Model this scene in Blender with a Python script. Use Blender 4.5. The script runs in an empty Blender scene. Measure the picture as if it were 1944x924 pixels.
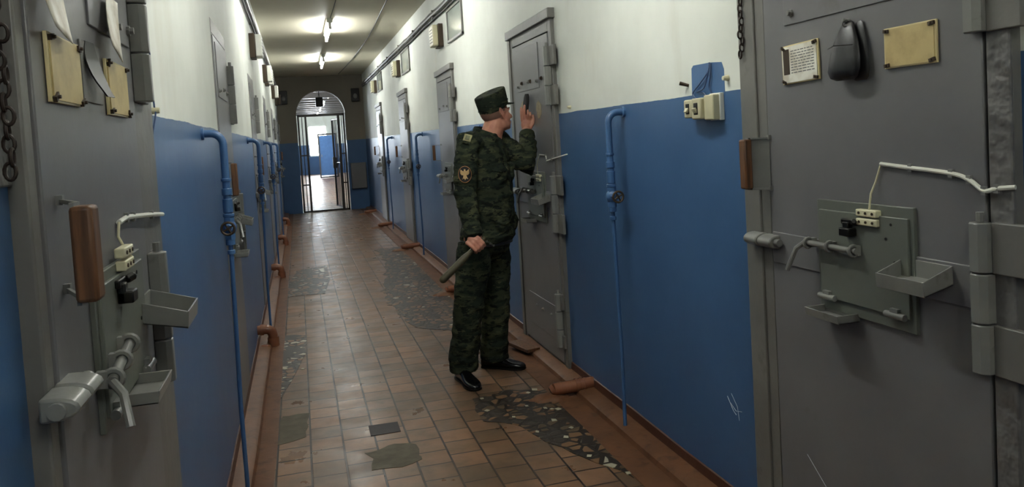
import bpy, bmesh, math, random
from mathutils import Vector, Matrix, noise
from mathutils.bvhtree import BVHTree
random.seed(7)
S = bpy.context.scene
COL = S.collection
PI = math.pi

# ------------------------------------------------------------------ camera, world, exposure
YAW, PITCH, ROLL, FPX, CY = 0.2650, 0.0516, -0.0583, 1482.4, 333.8
EYE = Vector((0, 0, 1.5))
F = Vector((math.sin(YAW)*math.cos(PITCH), math.cos(YAW)*math.cos(PITCH), -math.sin(PITCH)))
Rv = F.cross(Vector((0, 0, 1))).normalized()
Uv = Rv.cross(F)
R2 = math.cos(ROLL)*Rv + math.sin(ROLL)*Uv
U2 = -math.sin(ROLL)*Rv + math.cos(ROLL)*Uv
cam = bpy.data.objects.new('camera', bpy.data.cameras.new('camera'))
COL.objects.link(cam)
cam.matrix_world = Matrix(((R2.x, U2.x, -F.x, EYE.x), (R2.y, U2.y, -F.y, EYE.y), (R2.z, U2.z, -F.z, EYE.z), (0, 0, 0, 1)))
cam.data.sensor_width = 36
cam.data.lens = FPX/1944*36
cam.data.shift_y = (CY-462)/1944
cam.data.clip_start = 0.05
S.camera = cam
W = bpy.data.worlds.new('world'); S.world = W; W.use_nodes = True
W.node_tree.nodes['Background'].inputs[0].default_value = (0.75, 0.85, 1, 1)
W.node_tree.nodes['Background'].inputs[1].default_value = 1.0
S.view_settings.view_transform = 'Standard'
S.view_settings.look = 'None'
S.view_settings.gamma = 1
S.view_settings.use_curve_mapping = False
S.view_settings.exposure = 2.92
TUBE_POWER = 22.0
ADDED_TUBE_POWER = 4.5
DAYLIGHT = 5.0

# ------------------------------------------------------------------ dimensions (metres)
XR, XL, ZC, YE, YB = 1.544, -0.392, 3.12, 18.5, -3.0
ZP = 1.618            # top of the blue paint

# ------------------------------------------------------------------ materials
def srgb(c):
    return tuple(((v/255)/12.92 if v/255 <= .04045 else ((v/255+.055)/1.055)**2.4) for v in c) + (1,)

def base_mat(name):
    m = bpy.data.materials.new(name); m.use_nodes = True
    return m, m.node_tree, m.node_tree.nodes['Principled BSDF']

def N(nt, kind, **kw):
    n = nt.nodes.new(kind)
    for k, v in kw.items():
        if k.startswith('i_'):
            n.inputs[k[2:]].default_value = v
        else:
            setattr(n, k, v)
    return n

def mixc(nt, fac, a, b, mode='MIX'):
    n = nt.nodes.new('ShaderNodeMix'); n.data_type = 'RGBA'; n.blend_type = mode
    for sock, v in ((n.inputs[0], fac), (n.inputs[6], a), (n.inputs[7], b)):
        if isinstance(v, (int, float, tuple)):
            sock.default_value = v
        else:
            nt.links.new(v, sock)
    return n.outputs[2]

def ramp(nt, fac, pts):
    n = nt.nodes.new('ShaderNodeValToRGB')
    el = n.color_ramp.elements
    while len(el) < len(pts): el.new(0.5)
    for e, (p, c) in zip(el, pts):
        e.position = p; e.color = c if isinstance(c, tuple) else (c, c, c, 1)
    nt.links.new(fac, n.inputs[0])
    return n.outputs[0]

def noise_tex(nt, scale, detail=4, coord='Object', stretch=None, rough=.55):
    tc = nt.nodes.new('ShaderNodeTexCoord')
    src = tc.outputs[coord]
    if stretch:
        mp = nt.nodes.new('ShaderNodeMapping'); mp.inputs['Scale'].default_value = stretch
        nt.links.new(src, mp.inputs[0]); src = mp.outputs[0]
    n = nt.nodes.new('ShaderNodeTexNoise')
    n.inputs['Scale'].default_value = scale; n.inputs['Detail'].default_value = detail
    n.inputs['Roughness'].default_value = rough
    nt.links.new(src, n.inputs['Vector'])
    return n.outputs[0]

def bump(nt, b, h, strength, dist=.01):
    n = nt.nodes.new('ShaderNodeBump'); n.inputs['Strength'].default_value = strength
    n.inputs['Distance'].default_value = dist
    nt.links.new(h, n.inputs['Height']); nt.links.new(n.outputs[0], b.inputs['Normal'])

def paint(name, col, rough=.4, var=.12, scale=6, bmp=.15, metal=0, dirt=None, bscale=25, stretch=None, dirt_lo=.55, bdist=.004):
    m, nt, b = base_mat(name)
    c = srgb(col)
    dk = tuple(v*(1-var) for v in c[:3])+(1,); lt = tuple(min(1, v*(1+var)) for v in c[:3])+(1,)
    f = noise_tex(nt, scale, stretch=stretch)
    out = mixc(nt, ramp(nt, f, [(.35, 0.), (.65, 1.)]), dk, lt)
    if dirt:
        d = noise_tex(nt, scale*1.7+1.3, 6)
        out = mixc(nt, ramp(nt, d, [(dirt_lo, 0.), (dirt_lo+.16, .85)]), out, srgb(dirt))
    nt.links.new(out, b.inputs['Base Color'])
    b.inputs['Roughness'].default_value = rough; b.inputs['Metallic'].default_value = metal
    if bmp: bump(nt, b, noise_tex(nt, bscale, 3), bmp, bdist)
    return m

def soften(m, v=.22):
    m.node_tree.nodes['Principled BSDF'].inputs['Specular IOR Level'].default_value = v
    return m

def wall_mat():
    m, nt, b = base_mat('two_tone_wall')
    g = nt.nodes.new('ShaderNodeNewGeometry'); sp = nt.nodes.new('ShaderNodeSeparateXYZ')
    nt.links.new(g.outputs['Position'], sp.inputs[0])
    wob = N(nt, 'ShaderNodeMath', operation='MULTIPLY_ADD'); wob.inputs[1].default_value = .018; wob.inputs[2].default_value = ZP-.009
    nt.links.new(noise_tex(nt, 3.5, 5), wob.inputs[0])
    lt = N(nt, 'ShaderNodeMath', operation='LESS_THAN')
    nt.links.new(sp.outputs[2], lt.inputs[0]); nt.links.new(wob.outputs[0], lt.inputs[1])
    n1 = noise_tex(nt, 1.3, 5)
    white = mixc(nt, ramp(nt, n1, [(.35, 0.), (.65, 1.)]), srgb((206, 209, 200)), srgb((222, 225, 217)))
    stain = noise_tex(nt, 3, 6, stretch=(1, 1, .25))
    white = mixc(nt, ramp(nt, stain, [(.6, 0.), (.8, .35)]), white, srgb((170, 160, 130)))
    blue = mixc(nt, ramp(nt, n1, [(.35, 0.), (.65, 1.)]), srgb((60, 91, 130)), srgb((68, 101, 141)))
    scuff = noise_tex(nt, 9, 8, rough=.7)
    blue = mixc(nt, ramp(nt, scuff, [(.66, 0.), (.76, .5)]), blue, srgb((44, 72, 118)))
    nt.links.new(mixc(nt, lt.outputs[0], white, blue), b.inputs['Base Color'])
    mr = N(nt, 'ShaderNodeMapRange'); mr.inputs['To Min'].default_value = .6; mr.inputs['To Max'].default_value = .36
    nt.links.new(lt.outputs[0], mr.inputs[0]); nt.links.new(mr.outputs[0], b.inputs['Roughness'])
    bump(nt, b, noise_tex(nt, 7, 6, rough=.6), .16, .008)
    b.inputs['Specular IOR Level'].default_value = .35
    return m

def tile_mat():
    m, nt, b = base_mat('floor_tiles')
    g = nt.nodes.new('ShaderNodeNewGeometry'); sp = nt.nodes.new('ShaderNodeSeparateXYZ')
    nt.links.new(g.outputs['Position'], sp.inputs[0])
    cx = N(nt, 'ShaderNodeCombineXYZ')
    wn = N(nt, 'ShaderNodeMath', operation='MULTIPLY_ADD'); wn.inputs[1].default_value = .03
    nt.links.new(noise_tex(nt, 2.2, 2), wn.inputs[0])
    a1 = N(nt, 'ShaderNodeMath', operation='ADD'); a1.inputs[1].default_value = -.095-.015
    a2 = N(nt, 'ShaderNodeMath', operation='ADD'); a2.inputs[1].default_value = .2+.159*20
    nt.links.new(sp.outputs[1], wn.inputs[2])
    nt.links.new(wn.outputs[0], a1.inputs[0]); nt.links.new(sp.outputs[0], a2.inputs[0])
    nt.links.new(a1.outputs[0], cx.inputs[0]); nt.links.new(a2.outputs[0], cx.inputs[1])
    br = nt.nodes.new('ShaderNodeTexBrick')
    br.offset = .5; br.offset_frequency = 2
    nt.links.new(cx.outputs[0], br.inputs['Vector'])
    for k, v in (('Scale', 1), ('Brick Width', .16), ('Row Height', .159), ('Mortar Size', .0055), ('Mortar Smooth', .3), ('Bias', -.1)):
        br.inputs[k].default_value = v
    br.inputs['Color1'].default_value = srgb((140, 104, 77))
    br.inputs['Color2'].default_value = srgb((102, 79, 58))
    br.inputs['Mortar'].default_value = srgb((34, 28, 24))
    d = noise_tex(nt, 2.6, 7, rough=.65)
    c = mixc(nt, ramp(nt, d, [(.42, 0.), (.68, .8)]), br.outputs['Color'], srgb((76, 64, 50)))
    d2 = noise_tex(nt, 14, 6, rough=.7)
    c = mixc(nt, ramp(nt, d2, [(.5, 0.), (.85, .4)]), c, srgb((60, 48, 40)))
    nt.links.new(c, b.inputs['Base Color'])
    r = N(nt, 'ShaderNodeMapRange'); r.inputs['From Min'].default_value = .3; r.inputs['From Max'].default_value = .7
    r.inputs['To Min'].default_value = .25; r.inputs['To Max'].default_value = .46; b.inputs['Specular IOR Level'].default_value = .26
    nt.links.new(noise_tex(nt, 5, 5), r.inputs[0]); nt.links.new(r.outputs[0], b.inputs['Roughness'])
    inv = N(nt, 'ShaderNodeMath', operation='MULTIPLY_ADD'); inv.inputs[1].default_value = -1.
    nt.links.new(br.outputs['Fac'], inv.inputs[0]); nt.links.new(noise_tex(nt, 6, 3), inv.inputs[2])
    bump(nt, b, inv.outputs[0], .35, .004)
    return m

def mosaic_mat(name, light):
    m, nt, b = base_mat(name)
    tc = nt.nodes.new('ShaderNodeTexCoord')
    v1 = N(nt, 'ShaderNodeTexVoronoi', feature='DISTANCE_TO_EDGE'); v2 = N(nt, 'ShaderNodeTexVoronoi', feature='F1')
    for v in (v1, v2):
        v.inputs['Scale'].default_value = 16; nt.links.new(tc.outputs['Object'], v.inputs['Vector'])
    edge = ramp(nt, v1.outputs['Distance'], [(.1, 0.), (.15, 1.)])
    sp = nt.nodes.new('ShaderNodeSeparateColor'); nt.links.new(v2.outputs['Color'], sp.inputs[0])
    shard = ramp(nt, sp.outputs[0], [(0., srgb((58, 50, 42))), (.35, srgb((124, 92, 64))), (.72, srgb((92, 74, 54))), (light, srgb((176, 168, 146)))])
    nt.nodes[-1].color_ramp.interpolation = 'CONSTANT'
    n = noise_tex(nt, 3, 4)
    keep = N(nt, 'ShaderNodeMath', operation='MULTIPLY'); nt.links.new(edge, keep.inputs[0])
    nt.links.new(ramp(nt, n, [(.38, 0.), (.45, 1.)]), keep.inputs[1])
    c = mixc(nt, keep.outputs[0], srgb((48, 41, 34)), shard)
    nt.links.new(c, b.inputs['Base Color']); b.inputs['Roughness'].default_value = .42
    bump(nt, b, keep.outputs[0], .5, .004)
    return m

def camo_mat(name='camouflage_cloth', dark=1.0):
    m, nt, b = base_mat(name)
    def c(*a): return tuple(v*dark for v in srgb(a)[:3])+(1,)
    st = (1, 1, 2.6)
    n1 = noise_tex(nt, 6.5, 3, stretch=st, rough=.6); n2 = noise_tex(nt, 9.7, 4, stretch=st, rough=.65); n3 = noise_tex(nt, 17, 3, stretch=(1.2, 1.2, 2.6), rough=.6)
    def step(f, p): return ramp(nt, f, [(p, 0.), (p+.025, 1.)])
    o = mixc(nt, step(n1, .50), c(52, 58, 42), c(36, 43, 34))
    o = mixc(nt, step(n2, .56), o, c(72, 74, 52))
    o = mixc(nt, step(n3, .55), o, c(26, 30, 26))
    nt.links.new(o, b.inputs['Base Color']); b.inputs['Roughness'].default_value = .9
    b.inputs['Specular IOR Level'].default_value = .2
    bump(nt, b, noise_tex(nt, 260, 2), .15, .001)
    return m

def plain(name, col, rough=.5, metal=0, emit=0):
    m, nt, b = base_mat(name)
    b.inputs['Base Color'].default_value = srgb(col); b.inputs['Roughness'].default_value = rough; b.inputs['Metallic'].default_value = metal
    nf = noise_tex(nt, 30, 3)
    c = srgb(col)
    nt.links.new(mixc(nt, nf, tuple(v*.92 for v in c[:3])+(1,), tuple(min(1, v*1.08) for v in c[:3])+(1,)), b.inputs['Base Color'])
    if emit:
        b.inputs['Emission Color'].default_value = srgb(col); b.inputs['Emission Strength'].default_value = emit
    return m

def paper_mat(name, col, lines=False):
    m, nt, b = base_mat(name)
    f = noise_tex(nt, 14, 6)
    o = mixc(nt, ramp(nt, f, [(.4, 0.), (.72, .8)]), srgb(col), srgb((150, 128, 84)))
    nt.links.new(o, b.inputs['Base Color']); b.inputs['Roughness'].default_value = .45
    return m

def wood_mat(name, a, c2):
    m, nt, b = base_mat(name)
    f = noise_tex(nt, 14, 6, stretch=(6, 6, .5))
    nt.links.new(mixc(nt, ramp(nt, f, [(.35, 0.), (.65, 1.)]), srgb(a), srgb(c2)), b.inputs['Base Color'])
    b.inputs['Roughness'].default_value = .5
    bump(nt, b, f, .3, .003)
    return m

M = dict(
    wall=wall_mat(), tile=tile_mat(),
    ceil=paint('ceiling_paint', (196, 190, 168), .6, .06, 1.2, .2),
    endwall=None,
    grey=paint('grey_steel_paint', (108, 107, 108), .36, .07, 2.0, .12, dirt=(84, 78, 70), dirt_lo=.66),
    frame=paint('grey_frame_paint', (110, 108, 103), .4, .10, 4, .35, dirt=(78, 72, 64), dirt_lo=.62),
    rough=paint('grey_rough_plaster', (104, 102, 100), .42, .10, 7, 1.0, dirt=(84, 80, 76), bscale=14, bdist=.02),
    hard=paint('grey_ironmongery', (122, 122, 118), .3, .08, 9, .2, dirt=(80, 74, 66), dirt_lo=.64),
    hatch=paint('grey_hatch_paint', (100, 103, 95), .36, .08, 3, .12, dirt=(76, 70, 60), dirt_lo=.66),
    gap=plain('dark_gap', (24, 22, 20), .9),
    brown=soften(paint('brown_floor_paint', (106, 72, 50), .5, .14, 7, .35, dirt=(74, 50, 38), dirt_lo=.55)), worn=paint('worn_primer', (150, 136, 108), .6, .15, 30, .3, dirt=(104, 96, 84)),
    redbrown=paint('red_brown_skirting', (78, 44, 32), .4, .12, 7, .3),
    terra=paint('terracotta_paint', (134, 86, 62), .24, .1, 9, .25, dirt=(96, 58, 42), dirt_lo=.64),
    blue=paint('blue_enamel', (64, 98, 140), .34, .08, 8, .15, dirt=(50, 76, 112), dirt_lo=.68),
    darkcable=plain('dark_cable', (52, 48, 44), .5),
    bluecable=plain('blue_painted_wire', (50, 72, 108), .4),
    cream=paint('cream_plastic', (206, 200, 168), .35, .06, 12, .05, dirt=(140, 128, 96), dirt_lo=.66),
    ivory=paint('ivory_casing', (190, 184, 152), .4, .06, 12, .05),
    black=plain('black_leather', (26, 26, 28), .42),
    blackmetal=plain('black_metal', (34, 33, 31), .35, .6),
    rust=paint('rusty_chain', (52, 42, 36), .6, .25, 30, .3, .4),
    wood=wood_mat('varnished_wood', (118, 80, 50), (76, 50, 32)),
    yellow=paper_mat('yellowed_card', (196, 176, 122)),
    paper=paper_mat('white_paper', (226, 224, 212)),
    acryl=paint('acrylic_edge', (216, 200, 152), .2, .05, 10, 0),
    ink=plain('grey_ink', (104, 104, 102), .7),
    rustnail=plain('rusty_nail', (70, 58, 46), .5, .5),
    white=paint('white_paint', (214, 214, 204), .4, .05, 10, .1),
    tube=plain('lit_tube', (247, 250, 250), .5, 0, TUBE_POWER),
    addedtube=plain('added_hall_tube', (250, 250, 240), .5, 0, ADDED_TUBE_POWER),
    day=plain('daylit_glass', (235, 245, 255), .5, 0, DAYLIGHT),
    glass=plain('transom_glass', (150, 158, 150), .06),
    gate=paint('dark_gate_paint', (62, 58, 54), .35, .1, 12, .2),
    camo=camo_mat(), camocap=camo_mat('camouflage_cap', .9),
    skin=None, boot=plain('black_shoe_leather', (14, 14, 16), .2),
    baton=plain('olive_rubber', (72, 66, 44), .55),
    badge=plain('badge_thread', (196, 164, 116), .8), badgebase=plain('badge_black', (26, 24, 24), .8),
    badgerim=plain('badge_rim', (176, 120, 72), .8),
    slide=plain('beige_cloth', (166, 160, 120), .85), slidein=plain('grey_green_cloth', (118, 122, 96), .85),
    mosaic=soften(mosaic_mat('broken_tile_mosaic', .955), .3), mosaic2=soften(mosaic_mat('pale_shard_mosaic', .8), .35),
    darktile=soften(paint('dark_floor_tile', (44, 36, 36), .55, .1, 12, .2)),
    cement=soften(paint('cement_smear', (84, 76, 60), .6, .22, 14, .3)),
    soot=paint('dusty_end_wall', (150, 140, 122), .6, .08, 2, .2),
    shard=plain('pale_tile_shard', (176, 170, 146), .45), scratch=plain('bare_scratch', (170, 182, 192), .4),
)
def skin_mat():
    m, nt, b = base_mat('skin')
    f = noise_tex(nt, 22, 4)
    nt.links.new(mixc(nt, ramp(nt, f, [(.35, 0.), (.65, 1.)]), srgb((186, 124, 104)), srgb((204, 146, 122))), b.inputs['Base Color'])
    b.inputs['Roughness'].default_value = .5
    b.inputs['Subsurface Weight'].default_value = .1
    b.inputs['Subsurface Radius'].default_value = (.01, .004, .002)
    return m
M['skin'] = skin_mat()

# ------------------------------------------------------------------ mesh helpers
EACH = {'nail', 'rivet', 'coupling', 'cable_clip', 'terminal_screw', 'lamp_holder', 'bar', 'hatch_hinge', 'hinge_plate', 'bolt_staple', 'pull_strap', 'cuff', 'eyebrow', 'bracket', 'worn_patch'}
def islands(bm):
    """connected pieces, those whose boxes touch taken together"""
    bm.verts.index_update(); seen = {}; groups = []
    for v in bm.verts:
        if v.index in seen: continue
        st = [v]; seen[v.index] = len(groups); cur = []
        while st:
            a = st.pop(); cur.append(a)
            for e in a.link_edges:
                b = e.other_vert(a)
                if b.index not in seen: seen[b.index] = len(groups); st.append(b)
        groups.append(cur)
    bb = [[list(v.index for v in g_), [min(v.co[k] for v in g_) for k in range(3)], [max(v.co[k] for v in g_) for k in range(3)]] for g_ in groups]
    ch = True
    while ch:
        ch = False
        for i in range(len(bb)):
            for j in range(i+1, len(bb)):
                if all(bb[i][1][k]-.0005 <= bb[j][2][k] and bb[j][1][k]-.0005 <= bb[i][2][k] for k in range(3)):
                    bb[i] = [bb[i][0]+bb[j][0], [min(a, b) for a, b in zip(bb[i][1], bb[j][1])], [max(a, b) for a, b in zip(bb[i][2], bb[j][2])]]
                    bb.pop(j); ch = True; break
            if ch: break
    bm.verts.ensure_lookup_table(); out = []
    for ids, _, _ in bb:
        mp = {i: k for k, i in enumerate(ids)}
        out.append(([bm.verts[i].co.copy() for i in ids], [[mp[v.index] for v in f.verts] for f in bm.faces if f.verts[0].index in mp]))
    return out
class MB:
    def __init__(s): s.bm = bmesh.new(); s.mi = 0
    def _fin(s, faces):
        for f in faces: f.material_index = s.mi
    def box(s, a, b, rot=None, pivot=None):
        x0, x1 = sorted((a[0], b[0])); y0, y1 = sorted((a[1], b[1])); z0, z1 = sorted((a[2], b[2]))
        vs = [Vector((x, y, z)) for x in (x0, x1) for y in (y0, y1) for z in (z0, z1)]
        if rot is not None:
            pv = Vector(pivot) if pivot is not None else (Vector(a)+Vector(b))/2
            vs = [pv+rot @ (v-pv) for v in vs]
        v = [s.bm.verts.new(p) for p in vs]
        fs = [s.bm.faces.new([v[i] for i in q]) for q in ((0, 1, 3, 2), (4, 6, 7, 5), (0, 4, 5, 1), (2, 3, 7, 6), (0, 2, 6, 4), (1, 5, 7, 3))]
        s._fin(fs); return s
    def tube(s, pts, r, seg=10, cap=True):
        pts = [Vector(p) for p in pts]; n = len(pts)
        rs = r if isinstance(r, (list, tuple)) else [r]*n
        t0 = (pts[1]-pts[0]).normalized()
        a = t0.orthogonal().normalized(); rings = []
        for i, p in enumerate(pts):
            if i == 0: t = t0
            elif i == n-1: t = (pts[-1]-pts[-2]).normalized()
            else: t = ((pts[i+1]-pts[i]).normalized()+(pts[i]-pts[i-1]).normalized()).normalized()
            a = (a-t*a.dot(t)).normalized(); bb = t.cross(a)
            rings.append([s.bm.verts.new(p+(a*math.cos(2*PI*k/seg)+bb*math.sin(2*PI*k/seg))*rs[i]) for k in range(seg)])
        fs = []
        for i in range(n-1):
            for k in range(seg):
                fs.append(s.bm.faces.new((rings[i][k], rings[i][(k+1) % seg], rings[i+1][(k+1) % seg], rings[i+1][k])))
        if cap:
            fs.append(s.bm.faces.new(rings[0][::-1])); fs.append(s.bm.faces.new(rings[-1]))
        s._fin(fs); return s
    def rings(s, rings, cap=True):           # rings: lists of points, same length
        rr = [[s.bm.verts.new(p) for p in r] for r in rings]; n = len(rr[0]); fs = []
        for i in range(len(rr)-1):
            for k in range(n):
                fs.append(s.bm.faces.new((rr[i][k], rr[i][(k+1) % n], rr[i+1][(k+1) % n], rr[i+1][k])))
        if cap:
            fs.append(s.bm.faces.new(rr[0][::-1])); fs.append(s.bm.faces.new(rr[-1]))
        s._fin(fs); return s
    def prism(s, poly, d):                   # poly: 3D points, d: extrusion vector
        d = Vector(d); a = [s.bm.verts.new(Vector(p)) for p in poly]; b = [s.bm.verts.new(Vector(p)+d) for p in poly]
        n = len(a); fs = [s.bm.faces.new(a[::-1]), s.bm.faces.new(b)]
        for k in range(n): fs.append(s.bm.faces.new((a[k], a[(k+1) % n], b[(k+1) % n], b[k])))
        s._fin(fs); return s
    def torus(s, c, axis, R, r, seg=20, sub=8, stretch=None):
        c = Vector(c); ax = Vector(axis).normalized(); u = ax.orthogonal().normalized()
        if stretch: u = (Vector(stretch[0])-ax*ax.dot(Vector(stretch[0]))).normalized()
        v = ax.cross(u); k1 = stretch[1] if stretch else 1
        rr = []
        for i in range(seg):
            t = 2*PI*i/seg; d = u*math.cos(t)*k1+v*math.sin(t); dn = d.normalized()
            rr.append([s.bm.verts.new(c+d*R+(dn*math.cos(2*PI*j/sub)+ax*math.sin(2*PI*j/sub))*r) for j in range(sub)])
        fs = []
        for i in range(seg):
            for j in range(sub):
                fs.append(s.bm.faces.new((rr[i][j], rr[(i+1) % seg][j], rr[(i+1) % seg][(j+1) % sub], rr[i][(j+1) % sub])))
        s._fin(fs); return s
    def ell(s, c, ax, seg=20, rg=12):        # ax: three axis vectors with radii
        c = Vector(c); A, B, C = [Vector(v) for v in ax]
        rr = [[c+(A*math.cos(2*PI*k/seg)+B*math.sin(2*PI*k/seg))*math.sin(PI*i/rg)+C*-math.cos(PI*i/rg) for k in range(seg)] for i in range(1, rg)]
        vs = [[s.bm.verts.new(p) for p in r] for r in rr]; bot = s.bm.verts.new(c-C); top = s.bm.verts.new(c+C); fs = []
        for i in range(len(vs)-1):
            for k in range(seg): fs.append(s.bm.faces.new((vs[i][k], vs[i][(k+1) % seg], vs[i+1][(k+1) % seg], vs[i+1][k])))
        for k in range(seg):
            fs.append(s.bm.faces.new((bot, vs[0][(k+1) % seg], vs[0][k]))); fs.append(s.bm.faces.new((top, vs[-1][k], vs[-1][(k+1) % seg])))
        s._fin(fs); return s
    def build(s, name, mats, parent=None, bevel=0, loc=None, seg=2, each=None):
        if each is None: each = name in EACH
        if each:
            parts = islands(s.bm)
            if len(parts) > 1:
                s.bm.free(); first = None
                for vs, fs in parts:
                    p = MB(); vv = [p.bm.verts.new(v) for v in vs]
                    for f in fs: p.bm.faces.new([vv[i] for i in f])
                    o = p.build(name, mats, parent, bevel, loc, seg, each=False); first = first or o
                return first
        bmesh.ops.recalc_face_normals(s.bm, faces=s.bm.faces)
        me = bpy.data.meshes.new(name); s.bm.to_mesh(me); s.bm.free()
        for m in (mats if isinstance(mats, (list, tuple)) else [mats]): me.materials.append(m)
        for p in me.polygons: p.use_smooth = True
        me.set_sharp_from_angle(angle=math.radians(38))
        o = bpy.data.objects.new(name, me); COL.objects.link(o)
        if parent: o.parent = parent
        if loc is not None: o.location = loc
        if bevel:
            bv = o.modifiers.new('bevel', 'BEVEL'); bv.width = bevel; bv.segments = seg; bv.limit_method = 'ANGLE'; bv.angle_limit = math.radians(50)
            bv.harden_normals = False
        return o

def tag(o, label=None, cat=None, group=None, kind=None):
    if label: o['label'] = label
    if cat: o['category'] = cat
    if group: o['group'] = group
    if kind: o['kind'] = kind
    return o

def empty(name, loc=(0, 0, 0), rz=0, **kw):
    o = bpy.data.objects.new(name, None); COL.objects.link(o); o.location = loc; o.rotation_euler = (0, 0, rz)
    o.empty_display_size = .1
    return tag(o, **kw) if kw else o

def catmull(P, k=6):
    out = []
    for i in range(len(P)-1):
        a = P[max(i-1, 0)]; b = P[i]; c = P[i+1]; d = P[min(i+2, len(P)-1)]
        for j in range(k):
            t = j/k; out.append(.5*((2*b)+(-a+c)*t+(2*a-5*b+4*c-d)*t*t+(-a+3*b-3*c+d)*t**3))
    return out+[P[-1]]

def copy_tree(o, parent=None):
    c = o.copy(); COL.objects.link(c)
    if parent: c.parent = parent
    for ch in [x for x in bpy.data.objects if x.parent == o]: copy_tree(ch, c)
    return c

def arc(c, r, a0, a1, u, v, n=6):
    c, u, v = Vector(c), Vector(u), Vector(v)
    return [c+u*r*math.cos(a0+(a1-a0)*i/n)+v*r*math.sin(a0+(a1-a0)*i/n) for i in range(n+1)]

# ------------------------------------------------------------------ the room shell
def struct(o): o['kind'] = 'structure'; return o
YF = 44.0             # far wall of the hall beyond the gate
def wall_plane(name, x, sgn):
    m = MB(); m.box((x, YB, 0), (x+sgn*.3, YE+.25, ZC)); return struct(m.build(name, M['wall']))
wall_right = wall_plane('wall_right', XR, 1)
wall_left = wall_plane('wall_left', XL, -1)
m = MB(); m.box((XL-.3, YB-.3, 0), (XR+.3, YB, ZC)); struct(m.build('wall_back', M['wall']))
m = MB(); m.box((XL-.3, YB-.3, -.1), (XR+.3, YE, 0)); floor = struct(m.build('floor', M['tile']))
m = MB(); m.box((XL-.3, YB-.3, ZC), (XR+.3, YE+.25, ZC+.2)); struct(m.build('ceiling', M['ceil']))

# end wall with the arched opening
AX, AR, AZ = .56, .545, 2.24
m = MB()
xl, xr = XL-.02, XR+.02
pts_arch = [(AX-AR, 0)]+[(AX+AR*math.cos(PI-PI*i/20), AZ+AR*math.sin(PI-PI*i/20)) for i in range(21)]+[(AX+AR, 0)]
left = [(xl, 0), (xl, ZC)]
rows = []
# strips: left pier, right pier, and the lintel built column by column
def q(poly): m.prism([(x, YE, z) for x, z in poly], (0, .24, 0))
q([(xl, 0), (AX-AR, 0), (AX-AR, ZC), (xl, ZC)])
q([(AX+AR, 0), (xr, 0), (xr, ZC), (AX+AR, ZC)])
for i in range(20):
    a = pts_arch[1+i]; b = pts_arch[2+i]
    q([(a[0], a[1]), (b[0], b[1]), (b[0], ZC), (a[0], ZC)])
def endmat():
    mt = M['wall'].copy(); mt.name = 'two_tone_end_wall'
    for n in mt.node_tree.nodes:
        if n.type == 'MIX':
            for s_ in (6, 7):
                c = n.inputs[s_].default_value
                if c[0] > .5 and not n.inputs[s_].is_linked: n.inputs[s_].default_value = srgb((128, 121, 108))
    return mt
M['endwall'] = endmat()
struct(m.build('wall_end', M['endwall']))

# hall beyond the gate
HXL, HXR, HZ = -.9, 3.3, 3.3
m = MB(); m.box((HXL, YE, -.1), (HXR, YF, 0)); struct(m.build('floor', M['tile']))
m = MB(); m.box((HXL-.2, YE+.25, 0), (HXL, YF, HZ+.6)); struct(m.build('wall_left', M['wall']))
m = MB(); m.box((HXR, YE+.25, 0), (HXR+.2, YF, HZ+.6)); struct(m.build('wall_right', M['wall']))
m = MB()
m.box((HXL, YE+.02, 0), (XL, YE+.25, HZ+.6)); m.box((XR, YE+.02, 0), (HXR, YE+.25, HZ+.6)); m.box((XL-.1, YE+.02, ZC+.01), (XR+.1, YE+.25, HZ+.6))
struct(m.build('wall_back', M['wall']))
# far wall around the window
WX0, WX1, WZ0, WZ1 = .58, 1.60, .98, 2.66
m = MB()
m.box((HXL, YF, 0), (WX0, YF+.3, HZ+.6)); m.box((WX1, YF, 0), (HXR, YF+.3, HZ+.6))
m.box((WX0, YF, 0), (WX1, YF+.3, WZ0)); m.box((WX0, YF, WZ1), (WX1, YF+.3, HZ+.6))
struct(m.build('wall_far', M['wall']))
w = empty('window_1', ((WX0+WX1)/2, YF+.1, WZ0)); struct(w)
hw, hh = (WX1-WX0)/2, WZ1-WZ0
m = MB()
for a, b in (((-hw, -.03, 0), (-hw+.06, .03, hh)), ((hw-.06, -.03, 0), (hw, .03, hh)), ((-hw, -.03, 0), (hw, .03, .06)), ((-hw, -.03, hh-.06), (hw, .03, hh)), ((-.02, -.02, 0), (.02, .02, hh))):
    m.box(a, b)
m.build('window_frame', M['white'], w)
m = MB(); m.box((-hw, .04, 0), (hw, .05, hh)); m.build('pane', M['day'], w)
# unseen side windows, added to brighten the hall
def added_window(n, x, y, sg):
    w = empty('window_%d' % n, (x, y, 1.2)); struct(w)
    m = MB()
    for a, b in (((0, -.8, 0), (sg*.05, -.74, 1.6)), ((0, .74, 0), (sg*.05, .8, 1.6)), ((0, -.8, 0), (sg*.05, .8, .06)), ((0, -.8, 1.54), (sg*.05, .8, 1.6)), ((0, -.03, 0), (sg*.05, .03, 1.6))): m.box(a, b)
    m.build('window_frame', M['white'], w)
    m = MB(); m.box((sg*.005, -.74, .05), (sg*.02, .74, 1.55)); m.build('pane', M['day'], w)
for i, y in enumerate((23, 28, 33, 38)): added_window(2+i, HXL, y, 1)
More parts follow.
